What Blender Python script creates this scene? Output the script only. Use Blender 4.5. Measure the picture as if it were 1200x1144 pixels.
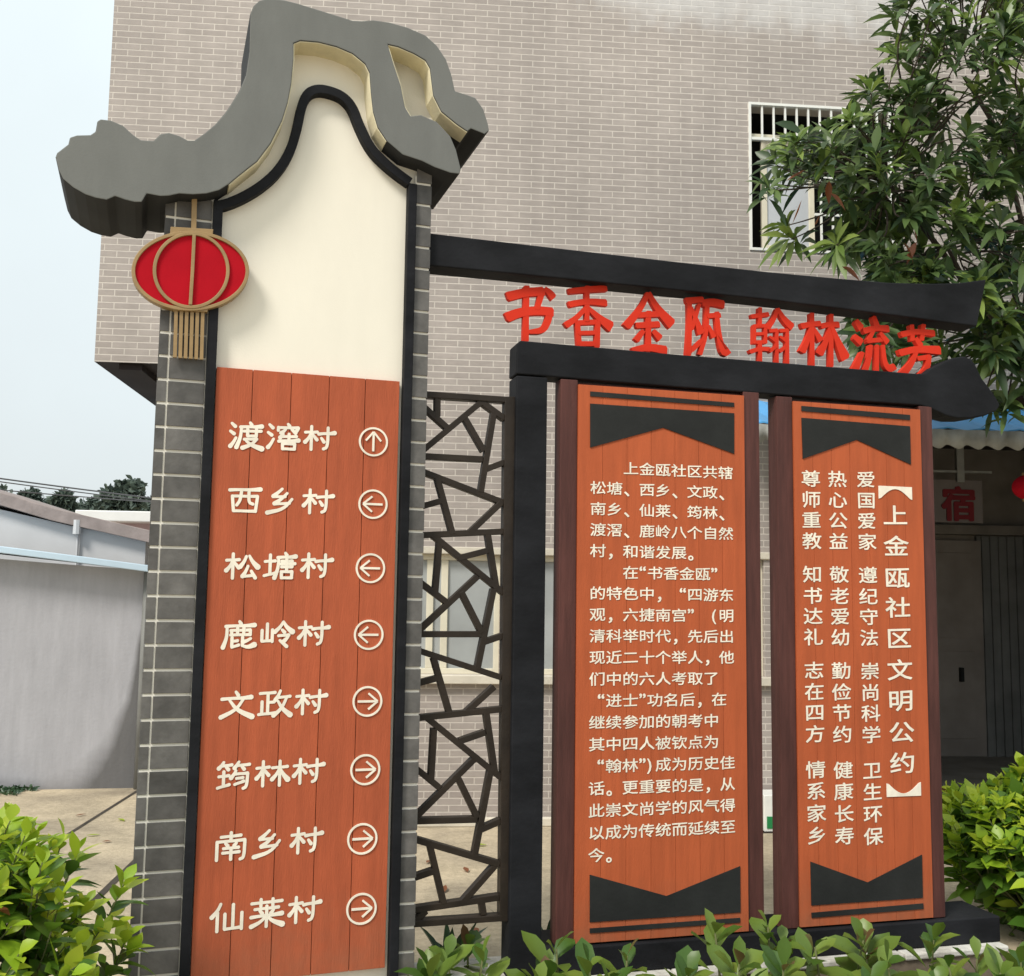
import bpy, bmesh, math, random
from math import sin, cos, pi, radians, sqrt, atan2, tan
from mathutils import Vector, Matrix
random.seed(7)
for o in list(bpy.data.objects): bpy.data.objects.remove(o)
SC = bpy.context.scene
COL = SC.collection

# ------------------------------------------------------------------ camera
F_PX, PITCH, ROLL, CAM_H = 1240.0, radians(5.9), 0.014, 1.8      # measured in the 1200 x 1144 photograph
FW = Vector((0, cos(PITCH), sin(PITCH)))
_u0 = Vector((0, -sin(PITCH), cos(PITCH))); _r0 = Vector((1, 0, 0))
RT = cos(ROLL) * _r0 + sin(ROLL) * _u0
UP = cos(ROLL) * _u0 - sin(ROLL) * _r0
CAM = Vector((0, 0, CAM_H))
cd = bpy.data.cameras.new('camera'); cam = bpy.data.objects.new('camera', cd); COL.objects.link(cam)
cd.sensor_fit = 'HORIZONTAL'; cd.sensor_width = 36; cd.lens = F_PX / 1200 * 36
cd.clip_start = 0.05; cd.clip_end = 2000
cam.matrix_world = Matrix(((RT.x, UP.x, -FW.x, 0), (RT.y, UP.y, -FW.y, 0), (RT.z, UP.z, -FW.z, CAM_H), (0, 0, 0, 1)))
SC.camera = cam

# ------------------------------------------------------------------ world, sun, exposure
SUN_EL, SUN_AZ = radians(47), atan2(-0.55, -0.75)
w = bpy.data.worlds.new('World'); SC.world = w; w.use_nodes = True
nt = w.node_tree; bg = nt.nodes['Background']
sky = nt.nodes.new('ShaderNodeTexSky'); sky.sky_type = 'NISHITA'; sky.sun_disc = False
sky.sun_elevation = SUN_EL; sky.sun_rotation = SUN_AZ; sky.air_density = 1.0; sky.dust_density = 3.0
mx = nt.nodes.new('ShaderNodeMix'); mx.data_type = 'RGBA'; mx.inputs['Factor'].default_value = 0.93
tcw = nt.nodes.new('ShaderNodeTexCoord'); spw = nt.nodes.new('ShaderNodeSeparateXYZ'); nt.links.new(tcw.outputs['Generated'], spw.inputs[0])
rpw = nt.nodes.new('ShaderNodeValToRGB'); cn = nt.nodes.new('ShaderNodeTexNoise'); cn.inputs['Scale'].default_value = 3.0; cn.inputs['Detail'].default_value = 5; nt.links.new(tcw.outputs['Generated'], cn.inputs['Vector'])
cm = nt.nodes.new('ShaderNodeMath'); cm.operation = 'MULTIPLY_ADD'; nt.links.new(cn.outputs[0], cm.inputs[0]); cm.inputs[1].default_value = 0.35
ca = nt.nodes.new('ShaderNodeMath'); ca.operation = 'SUBTRACT'; nt.links.new(spw.outputs[2], ca.inputs[0]); ca.inputs[1].default_value = 0.17; nt.links.new(ca.outputs[0], cm.inputs[2]); nt.links.new(cm.outputs[0], rpw.inputs[0])      # overcast cloud layer, brighter overhead
rpw.color_ramp.elements[0].position = 0.0; rpw.color_ramp.elements[0].color = (0.425, 0.45, 0.455, 1)
rpw.color_ramp.elements[1].position = 0.55; rpw.color_ramp.elements[1].color = (0.585, 0.655, 0.67, 1)
vmw = nt.nodes.new('ShaderNodeVectorMath'); vmw.operation = 'SCALE'; vmw.inputs['Scale'].default_value = 10.4
nt.links.new(rpw.outputs[0], vmw.inputs[0]); nt.links.new(vmw.outputs[0], mx.inputs[7])
nt.links.new(sky.outputs[0], mx.inputs[6]); nt.links.new(mx.outputs[2], bg.inputs[0])
bg.inputs[1].default_value = 0.1
sl = bpy.data.lights.new('sun', 'SUN'); sl.energy = 2.0; sl.angle = radians(16); sl.color = (1, 0.95, 0.87)
so = bpy.data.objects.new('sun', sl); COL.objects.link(so)
sd = Vector((sin(SUN_AZ) * cos(SUN_EL), cos(SUN_AZ) * cos(SUN_EL), sin(SUN_EL)))
so.rotation_euler = sd.to_track_quat('Z', 'Y').to_euler(); so.location = (-6, -8, 12)
SC.view_settings.view_transform = 'Standard'; SC.view_settings.look = 'None'
SC.view_settings.gamma = 1; SC.view_settings.exposure = 0.7
SC.cycles.max_bounces = 8

# ------------------------------------------------------------------ measuring planes
def ray(x, y): return FW * F_PX + RT * (x - 600) - UP * (y - 572)
def at_depth(x, y, Y):
    d = ray(x, y); return CAM + d * (Y / d.y)
def on_ground(x, y, z=0.0):
    d = ray(x, y); return CAM + d * ((z - CAM_H) / d.z)
class Plane:
    """an upright plane in the place: u along it, v into the depth, z up"""
    def __init__(s, o, yaw):
        s.o = Vector((o[0], o[1], 0)); s.yaw = radians(yaw)
        s.u = Vector((cos(s.yaw), sin(s.yaw), 0)); s.n = Vector((-sin(s.yaw), cos(s.yaw), 0))
    def __call__(s, x, y, v=0.0):
        d = ray(x, y); t = ((s.o - CAM).dot(s.n) + v) / d.dot(s.n); q = CAM + d * t - s.o
        return (q.dot(s.u), q.z)
    def many(s, pts, v=0.0): return [s(x, y, v) for x, y in pts]
JX, JY = -0.3436, 4.5
P = Plane((JX, JY), 18.7)              # the directory pillar's front
Q = Plane((JX, JY), 14.9)              # the notice frame's front
B = Plane((-0.3668, 8.5826), 5)        # the tiled building's front
L = Plane((-4.1, 9.9), 10)             # the white shed on the left
W0 = Plane((0, 0), 0)

# ------------------------------------------------------------------ materials
def mat(name, c, rough=0.7, var=0.12, scale=3.0, bump=0.0, bscale=60.0, spec=0.3, island=0.0, stretch=None, c2=None, metal=0.0):
    m = bpy.data.materials.new(name); m.use_nodes = True; n = m.node_tree.nodes; l = m.node_tree.links
    b = n['Principled BSDF']; b.inputs['Roughness'].default_value = rough; b.inputs['Metallic'].default_value = metal
    b.inputs['Specular IOR Level'].default_value = spec
    tc = n.new('ShaderNodeTexCoord'); mp = n.new('ShaderNodeMapping'); l.new(tc.outputs['Object'], mp.inputs[0])
    if stretch: mp.inputs['Scale'].default_value = stretch
    nz = n.new('ShaderNodeTexNoise'); nz.inputs['Scale'].default_value = scale; nz.inputs['Detail'].default_value = 6
    l.new(mp.outputs[0], nz.inputs['Vector'])
    rp = n.new('ShaderNodeValToRGB'); rp.color_ramp.elements[0].position = 0.3; rp.color_ramp.elements[1].position = 0.7
    a = c2 if c2 else tuple(x * (1 - var) for x in c)
    rp.color_ramp.elements[0].color = (*a, 1); rp.color_ramp.elements[1].color = (*(tuple(min(1, x * (1 + var)) for x in c)), 1)
    l.new(nz.outputs[0], rp.inputs[0]); out = rp.outputs[0]
    if island:
        g = n.new('ShaderNodeNewGeometry'); mr = n.new('ShaderNodeMapRange')
        mr.inputs[3].default_value = 1 - island; mr.inputs[4].default_value = 1 + island
        l.new(g.outputs['Random Per Island'], mr.inputs[0])
        vm = n.new('ShaderNodeVectorMath'); vm.operation = 'SCALE'; l.new(out, vm.inputs[0]); l.new(mr.outputs[0], vm.inputs['Scale']); out = vm.outputs[0]
    l.new(out, b.inputs['Base Color'])
    if bump:
        nb = n.new('ShaderNodeTexNoise'); nb.inputs['Scale'].default_value = bscale; nb.inputs['Detail'].default_value = 5
        l.new(mp.outputs[0], nb.inputs['Vector'])
        bp = n.new('ShaderNodeBump'); bp.inputs['Strength'].default_value = bump; bp.inputs['Distance'].default_value = 0.01
        l.new(nb.outputs[0], bp.inputs['Height']); l.new(bp.outputs[0], b.inputs['Normal'])
    m['_out'] = 0
    return m

def leaf_mat(name, dark, light, trans=0.3, rough=0.38):
    m = bpy.data.materials.new(name); m.use_nodes = True; n = m.node_tree.nodes; l = m.node_tree.links
    b = n['Principled BSDF']; b.inputs['Roughness'].default_value = rough; b.inputs['Specular IOR Level'].default_value = 0.45
    g = n.new('ShaderNodeNewGeometry'); rp = n.new('ShaderNodeValToRGB')
    rp.color_ramp.elements[0].color = (*dark, 1); rp.color_ramp.elements[1].color = (*light, 1)
    e = rp.color_ramp.elements.new(0.6); e.color = (*(0.6 * a + 0.4 * c for a, c in zip(dark, light)), 1)
    l.new(g.outputs['Random Per Island'], rp.inputs[0]); l.new(rp.outputs[0], b.inputs['Base Color'])
    t = n.new('ShaderNodeBsdfTranslucent'); l.new(rp.outputs[0], t.inputs[0])
    ms = n.new('ShaderNodeMixShader'); ms.inputs[0].default_value = trans
    l.new(b.outputs[0], ms.inputs[1]); l.new(t.outputs[0], ms.inputs[2]); l.new(ms.outputs[0], n['Material Output'].inputs[0])
    return m

def brick_mat():
    m = bpy.data.materials.new('facing_brick'); m.use_nodes = True; n = m.node_tree.nodes; l = m.node_tree.links
    b = n['Principled BSDF']; b.inputs['Roughness'].default_value = 0.55; b.inputs['Specular IOR Level'].default_value = 0.35
    tc = n.new('ShaderNodeTexCoord'); sp = n.new('ShaderNodeSeparateXYZ'); cb = n.new('ShaderNodeCombineXYZ')
    l.new(tc.outputs['Object'], sp.inputs[0])
    ad = n.new('ShaderNodeMath'); ad.operation = 'ADD'; l.new(sp.outputs[0], ad.inputs[0]); l.new(sp.outputs[1], ad.inputs[1])
    l.new(ad.outputs[0], cb.inputs[0]); l.new(sp.outputs[2], cb.inputs[1])
    br = n.new('ShaderNodeTexBrick'); l.new(cb.outputs[0], br.inputs['Vector'])
    br.inputs['Scale'].default_value = 1; br.inputs['Brick Width'].default_value = 0.198; br.inputs['Row Height'].default_value = 0.0535
    br.inputs['Mortar Size'].default_value = 0.0052; br.inputs['Mortar Smooth'].default_value = 0.25; br.inputs['Bias'].default_value = 0.0
    br.inputs['Color1'].default_value = (0.385, 0.338, 0.31, 1); br.inputs['Color2'].default_value = (0.335, 0.292, 0.268, 1)
    br.inputs['Mortar'].default_value = (0.55, 0.50, 0.45, 1)
    nz = n.new('ShaderNodeTexNoise'); nz.inputs['Scale'].default_value = 0.9; nz.inputs['Detail'].default_value = 7; l.new(tc.outputs['Object'], nz.inputs['Vector'])
    mr = n.new('ShaderNodeMapRange'); mr.inputs[1].default_value = 0.3; mr.inputs[2].default_value = 0.7; mr.inputs[3].default_value = 0.90; mr.inputs[4].default_value = 1.09
    l.new(nz.outputs[0], mr.inputs[0])
    vm = n.new('ShaderNodeVectorMath'); vm.operation = 'SCALE'; l.new(br.outputs[0], vm.inputs[0]); l.new(mr.outputs[0], vm.inputs['Scale'])
    # pale lime bloom running down from the top of the wall
    n2 = n.new('ShaderNodeTexNoise'); n2.inputs['Scale'].default_value = 4.5; n2.inputs['Detail'].default_value = 8
    mp = n.new('ShaderNodeMapping'); mp.inputs['Scale'].default_value = (1.2, 1, 0.9); l.new(tc.outputs['Object'], mp.inputs[0]); l.new(mp.outputs[0], n2.inputs['Vector'])
    r1 = n.new('ShaderNodeMapRange'); r1.inputs[1].default_value = 6.42; r1.inputs[2].default_value = 6.95; l.new(sp.outputs[2], r1.inputs[0])
    r2 = n.new('ShaderNodeMapRange'); r2.inputs[1].default_value = 0.0; r2.inputs[2].default_value = 1.6; l.new(sp.outputs[0], r2.inputs[0])
    m1 = n.new('ShaderNodeMath'); m1.operation = 'MULTIPLY'; l.new(r1.outputs[0], m1.inputs[0]); l.new(r2.outputs[0], m1.inputs[1])
    m3 = n.new('ShaderNodeMath'); m3.operation = 'ADD'; l.new(m1.outputs[0], m3.inputs[0]); l.new(n2.outputs[0], m3.inputs[1])
    r3 = n.new('ShaderNodeMapRange'); r3.inputs[1].default_value = 0.98; r3.inputs[2].default_value = 1.5; r3.inputs[4].default_value = 0.5; l.new(m3.outputs[0], r3.inputs[0])
    mc = n.new('ShaderNodeMix'); mc.data_type = 'RGBA'; mc.inputs[7].default_value = (0.66, 0.66, 0.66, 1)
    l.new(r3.outputs[0], mc.inputs['Factor']); l.new(vm.outputs[0], mc.inputs[6]); l.new(mc.outputs[2], b.inputs['Base Color'])
    bp = n.new('ShaderNodeBump'); bp.inputs['Strength'].default_value = 0.5; bp.inputs['Distance'].default_value = 0.006; bp.invert = True
    l.new(br.outputs['Fac'], bp.inputs['Height']); l.new(bp.outputs[0], b.inputs['Normal'])
    return m

def mottle(m, scale, lo, hi, f0=0.35, f1=0.65, stretch=(1, 1, 1)):
    """multiply a material's colour by a second noise: dirt, wear, patches"""
    n = m.node_tree.nodes; l = m.node_tree.links; b = n['Principled BSDF']; src = b.inputs['Base Color'].links[0].from_socket
    tc = n.new('ShaderNodeTexCoord'); mp = n.new('ShaderNodeMapping'); mp.inputs['Scale'].default_value = stretch; l.new(tc.outputs['Object'], mp.inputs[0])
    nz = n.new('ShaderNodeTexNoise'); nz.inputs['Scale'].default_value = scale; nz.inputs['Detail'].default_value = 9; nz.inputs['Roughness'].default_value = 0.65; l.new(mp.outputs[0], nz.inputs['Vector'])
    mr = n.new('ShaderNodeMapRange'); mr.inputs[1].default_value = f0; mr.inputs[2].default_value = f1; mr.inputs[3].default_value = lo; mr.inputs[4].default_value = hi; l.new(nz.outputs[0], mr.inputs[0])
    vm = n.new('ShaderNodeVectorMath'); vm.operation = 'SCALE'; l.new(src, vm.inputs[0]); l.new(mr.outputs[0], vm.inputs['Scale']); l.new(vm.outputs[0], b.inputs['Base Color'])
    return m
def foot_dirt(m, z0, z1, col, amt):
    """mud splashed up from the bed: strongest at height z0, gone at z1, broken by noise"""
    n = m.node_tree.nodes; l = m.node_tree.links; b = n['Principled BSDF']; src = b.inputs['Base Color'].links[0].from_socket
    tc = n.new('ShaderNodeTexCoord'); sp = n.new('ShaderNodeSeparateXYZ'); l.new(tc.outputs['Object'], sp.inputs[0])
    nz = n.new('ShaderNodeTexNoise'); nz.inputs['Scale'].default_value = 14; nz.inputs['Detail'].default_value = 8; l.new(tc.outputs['Object'], nz.inputs['Vector'])
    mr = n.new('ShaderNodeMapRange'); mr.inputs[1].default_value = z0; mr.inputs[2].default_value = z1; mr.inputs[3].default_value = 1; mr.inputs[4].default_value = 0; l.new(sp.outputs[2], mr.inputs[0])
    mu = n.new('ShaderNodeMath'); mu.operation = 'MULTIPLY'; l.new(mr.outputs[0], mu.inputs[0]); l.new(nz.outputs[0], mu.inputs[1])
    r2 = n.new('ShaderNodeMapRange'); r2.inputs[1].default_value = 0.12; r2.inputs[2].default_value = 0.6; r2.inputs[4].default_value = amt; l.new(mu.outputs[0], r2.inputs[0])
    mc = n.new('ShaderNodeMix'); mc.data_type = 'RGBA'; mc.inputs[7].default_value = (*col, 1); l.new(r2.outputs[0], mc.inputs['Factor']); l.new(src, mc.inputs[6]); l.new(mc.outputs[2], b.inputs['Base Color'])
def ground_mat():
    m = mat('old_concrete', (0.52, 0.43, 0.30), 0.9, 0.14, 1.3, 0.7, 45, c2=(0.36, 0.30, 0.22))
    return mottle(mottle(m, 3.2, 0.80, 1.1), 22, 0.82, 1.08)

def stained_wall_mat():
    m = mat('stained_whitewash', (0.40, 0.398, 0.425), 0.9, 0.05, 1.6, 0.25, 30)
    n = m.node_tree.nodes; l = m.node_tree.links; b = n['Principled BSDF']
    src = b.inputs['Base Color'].links[0].from_socket
    tc = n.new('ShaderNodeTexCoord'); sp = n.new('ShaderNodeSeparateXYZ'); l.new(tc.outputs['Object'], sp.inputs[0])
    nz = n.new('ShaderNodeTexNoise'); nz.inputs['Scale'].default_value = 2.0; nz.inputs['Detail'].default_value = 8; l.new(tc.outputs['Object'], nz.inputs['Vector'])
    # damp stain creeping up the right hand end: high at the corner, dying out along the foot of the wall
    a = n.new('ShaderNodeMath'); a.operation = 'SUBTRACT'; a.inputs[0].default_value = STAIN_U; l.new(sp.outputs[0], a.inputs[1])
    a2 = n.new('ShaderNodeMath'); a2.operation = 'MAXIMUM'; l.new(a.outputs[0], a2.inputs[0]); a2.inputs[1].default_value = 0.0
    a3 = n.new('ShaderNodeMath'); a3.operation = 'ADD'; l.new(a2.outputs[0], a3.inputs[0]); a3.inputs[1].default_value = 0.15
    a4 = n.new('ShaderNodeMath'); a4.operation = 'DIVIDE'; a4.inputs[0].default_value = 0.36; l.new(a3.outputs[0], a4.inputs[1])
    a5 = n.new('ShaderNodeMath'); a5.operation = 'SUBTRACT'; l.new(a4.outputs[0], a5.inputs[0]); a5.inputs[1].default_value = 0.55
    s = n.new('ShaderNodeMath'); s.operation = 'SUBTRACT'; l.new(a5.outputs[0], s.inputs[0]); l.new(sp.outputs[2], s.inputs[1])
    q = n.new('ShaderNodeMath'); q.operation = 'MULTIPLY_ADD'; l.new(nz.outputs[0], q.inputs[0]); q.inputs[1].default_value = 0.45; l.new(s.outputs[0], q.inputs[2])
    r = n.new('ShaderNodeMapRange'); r.inputs[1].default_value = -0.05; r.inputs[2].default_value = 0.28; r.inputs[4].default_value = 0.8; l.new(q.outputs[0], r.inputs[0])
    fz = n.new('ShaderNodeMath'); fz.operation = 'MULTIPLY_ADD'; l.new(nz.outputs[0], fz.inputs[0]); fz.inputs[1].default_value = 0.9; 
    ng = n.new('ShaderNodeMath'); ng.operation = 'MULTIPLY_ADD'; l.new(sp.outputs[2], ng.inputs[0]); ng.inputs[1].default_value = -2.2; ng.inputs[2].default_value = 0.0; l.new(ng.outputs[0], fz.inputs[2])
    r2 = n.new('ShaderNodeMapRange'); r2.inputs[1].default_value = 0.1; r2.inputs[2].default_value = 0.6; r2.inputs[4].default_value = 0.7; l.new(fz.outputs[0], r2.inputs[0])
    mm = n.new('ShaderNodeMath'); mm.operation = 'MAXIMUM'; l.new(r.outputs[0], mm.inputs[0]); l.new(r2.outputs[0], mm.inputs[1])
    mc = n.new('ShaderNodeMix'); mc.data_type = 'RGBA'; mc.inputs[7].default_value = (0.085, 0.082, 0.078, 1)
    l.new(mm.outputs[0], mc.inputs['Factor']); l.new(src, mc.inputs[6]); l.new(mc.outputs[2], b.inputs['Base Color'])
    return m

STAIN_U = L(168, 800)[0]
M = dict(
    roof=mat('grey_roof_paint', (0.165, 0.168, 0.158), 0.8, 0.07, 2.5, 0.10, 140),
    roofedge=mat('dark_roof_edge', (0.035, 0.036, 0.038), 0.85, 0.2, 3, 0.1, 90, 0.2),
    cream=mat('cream_render', (0.84, 0.79, 0.68), 0.85, 0.02, 2.0, 0.07, 140),
    cream_dirty=mat('cream_reveal', (0.74, 0.67, 0.47), 0.85, 0.15, 8.0, 0.2, 90),
    grout=mat('white_grout', (0.74, 0.70, 0.62), 0.8, 0.08, 6),
    tile=mat('grey_facing_tile', (0.104, 0.098, 0.092), 0.5, 0.2, 7.0, 0.15, 60, 0.35, island=0.25),
    black=mat('black_paint', (0.015, 0.0155, 0.018), 0.7, 0.3, 4, 0.15, 70, 0.12, stretch=(1, 1, 1)),
    lattice=mat('dark_brown_paint', (0.022, 0.015, 0.010), 0.55, 0.3, 9, 0.15, 60, 0.3),
    board=mat('orange_red_boards', (0.405, 0.090, 0.036), 0.7, 0.10, 7.0, 0.22, 40, 0.3, island=0.05, stretch=(5, 5, 0.6)),
    sign_board=mat('orange_red_paint', (0.425, 0.092, 0.030), 0.7, 0.08, 6.0, 0.2, 40, 0.3, island=0.05, stretch=(6, 6, 0.5)),
    maroon=mat('maroon_timber', (0.078, 0.027, 0.022), 0.6, 0.18, 8, 0.2, 50, 0.3, stretch=(6, 6, 0.5)),
    ink=mat('charcoal_paint', (0.015, 0.016, 0.015), 0.7, 0.2, 5, 0.1, 50, 0.3),
    letter=mat('cream_lettering', (0.86, 0.79, 0.66), 0.7, 0.05, 10),
    red_letter=mat('red_acrylic', (0.60, 0.030, 0.010), 0.65, 0.08, 5, 0, 1, 0.2),
    lantern=mat('lantern_red', (0.42, 0.005, 0.014), 0.75, 0.08, 6, 0.05, 40, 0.10),
    gold=mat('gold_paint', (0.31, 0.20, 0.085), 0.55, 0.15, 12, 0.1, 60, 0.5),
    brick=brick_mat(),
    dark=mat('dark_interior', (0.018, 0.018, 0.018), 0.9, 0.2, 2),
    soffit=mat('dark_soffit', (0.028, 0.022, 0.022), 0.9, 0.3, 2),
    white=mat('white_metal', (0.78, 0.78, 0.74), 0.45, 0.05, 6, 0, 1, 0.5),
    winframe=mat('cream_window_frame', (0.68, 0.63, 0.50), 0.5, 0.08, 6, 0, 1, 0.4),
    curtain=mat('grey_white_blind', (0.50, 0.52, 0.55), 0.7, 0.1, 1.5),
    stone=mat('pale_sill', (0.60, 0.55, 0.46), 0.8, 0.12, 5, 0.2, 40),
    blue=mat('blue_sheet_roof', (0.09, 0.36, 0.72), 0.4, 0.08, 2, 0, 1, 0.4),
    sheet=mat('grey_corrugated_sheet', (0.33, 0.33, 0.31), 0.6, 0.25, 7, 0.2, 40),
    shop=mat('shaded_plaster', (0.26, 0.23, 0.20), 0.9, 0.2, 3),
    shutter=mat('grey_shutter', (0.20, 0.20, 0.19), 0.55, 0.2, 3),
    doorp=mat('pale_brown_door', (0.30, 0.26, 0.23), 0.7, 0.15, 3),
    plaque=mat('grey_white_plaque', (0.22, 0.19, 0.18), 0.7, 0.1, 5),
    plaquered=mat('plaque_red', (0.20, 0.012, 0.018), 0.6, 0.1, 5),
    shed=stained_wall_mat(),
    shedside=mat('pale_plaster', (0.58, 0.585, 0.60), 0.9, 0.06, 2),
    paleblue=mat('pale_blue_sheet', (0.50, 0.63, 0.74), 0.5, 0.08, 2),
    oldroof=mat('weathered_roof_edge', (0.30, 0.25, 0.235), 0.9, 0.2, 5, 0.3, 30),
    whiteroof=mat('white_sheet_roof', (0.82, 0.82, 0.80), 0.6, 0.05, 3),
    pink=mat('pinkish_plaster', (0.60, 0.44, 0.45), 0.9, 0.1, 3),
    wire=mat('cable_black', (0.10, 0.10, 0.105), 0.6, 0.1, 3),
    conc=ground_mat(),
    kerb=mat('whitewashed_kerb', (0.62, 0.60, 0.55), 0.85, 0.15, 8, 0.4, 40, c2=(0.42, 0.39, 0.34)),
    kerbside=mat('brown_kerb_side', (0.16, 0.125, 0.09), 0.95, 0.3, 6, 0.5, 30),
    soil=mat('planter_soil', (0.085, 0.062, 0.045), 0.95, 0.4, 9, 1.0, 30),
    joint=mat('dark_joint', (0.06, 0.05, 0.04), 0.95, 0.3, 9),
    bark=mat('bark', (0.075, 0.06, 0.048), 0.9, 0.3, 10, 0.6, 40),
    twig=mat('green_stem', (0.11, 0.12, 0.045), 0.8, 0.2, 10),
    treeleaf=leaf_mat('tree_leaf', (0.028, 0.060, 0.020), (0.150, 0.220, 0.065), 0.3),
    treenew=leaf_mat('tree_young_leaf', (0.09, 0.16, 0.03), (0.24, 0.32, 0.07), 0.35),
    shrubleaf=leaf_mat('shrub_leaf', (0.045, 0.115, 0.014), (0.20, 0.34, 0.034), 0.32),
    shrubnew=leaf_mat('shrub_young_leaf', (0.27, 0.42, 0.024), (0.55, 0.62, 0.050), 0.38),
    hedgeleaf=leaf_mat('hedge_leaf', (0.060, 0.130, 0.018), (0.27, 0.36, 0.060), 0.34),
    hedgenew=leaf_mat('hedge_red_tip', (0.16, 0.09, 0.04), (0.20, 0.20, 0.06), 0.3),
    strapleaf=leaf_mat('strap_leaf', (0.020, 0.055, 0.025), (0.05, 0.10, 0.04), 0.2),
    farleaf=leaf_mat('far_leaf', (0.060, 0.085, 0.070), (0.110, 0.145, 0.112), 0.15, 0.7),
    green=mat('green_panel', (0.02, 0.22, 0.07), 0.5, 0.1, 5),
    poster=mat('poster_paper', (0.62, 0.60, 0.55), 0.6, 0.1, 9),
    posterblue=mat('poster_blue', (0.16, 0.33, 0.42), 0.6, 0.3, 9),
)
mottle(M['brick'], 1.6, 0.93, 1.05, stretch=(2.2, 2.2, .35)); mottle(M['brick'], 9, 0.94, 1.06, stretch=(1, 1, 3))
mottle(M['shed'], 2.6, 0.90, 1.06, stretch=(3, 3, .5)); mottle(M['black'], 2.2, 0.6, 1.15, stretch=(1, 1, 3)); mottle(M['roof'], 4, 0.93, 1.06, stretch=(1.6, 1, .5))
mottle(M['cream'], 2.5, 0.965, 1.01, stretch=(2, 2, .6)); mottle(M['tile'], 14, 0.87, 1.14); mottle(M['board'], 1.5, 0.93, 1.07); mottle(M['sign_board'], 1.6, 0.93, 1.07); mottle(M['maroon'], 3, 0.8, 1.25, stretch=(3, 3, .5)); mottle(M['ink'], 3, 0.8, 1.35); mottle(M['kerb'], 12, 0.7, 1.1)
mottle(M['board'], 5, 0.95, 1.05, stretch=(3, 3, .25)); mottle(M['sign_board'], 5, 0.95, 1.05, stretch=(3, 3, .25)); mottle(M['letter'], 20, 0.90, 1.03)
foot_dirt(M['board'], .2, .75, (.23, .12, .07), .45); foot_dirt(M['sign_board'], -.05, .35, (.22, .12, .07), .4); foot_dirt(M['tile'], 0, .6, (.16, .13, .10), .5)
def glass_mat(name, c, rough, spec=0.8):
    m = bpy.data.materials.new(name); m.use_nodes = True; b = m.node_tree.nodes['Principled BSDF']
    n = m.node_tree.nodes; l = m.node_tree.links
    nz = n.new('ShaderNodeTexNoise'); nz.inputs['Scale'].default_value = 1.7; nz.inputs['Detail'].default_value = 4
    tc = n.new('ShaderNodeTexCoord'); l.new(tc.outputs['Object'], nz.inputs['Vector'])
    rp = n.new('ShaderNodeValToRGB'); rp.color_ramp.elements[0].position = 0.35; rp.color_ramp.elements[1].position = 0.65
    rp.color_ramp.elements[0].color = (*(x * 0.75 for x in c), 1); rp.color_ramp.elements[1].color = (*c, 1)
    l.new(nz.outputs[0], rp.inputs[0]); l.new(rp.outputs[0], b.inputs['Base Color'])
    b.inputs['Roughness'].default_value = rough; b.inputs['Specular IOR Level'].default_value = spec
    return m
M['glass'] = glass_mat('window_glass', (0.42, 0.44, 0.44), 0.12)
M['darkglass'] = glass_mat('dark_glass', (0.05, 0.055, 0.055), 0.1)

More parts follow.
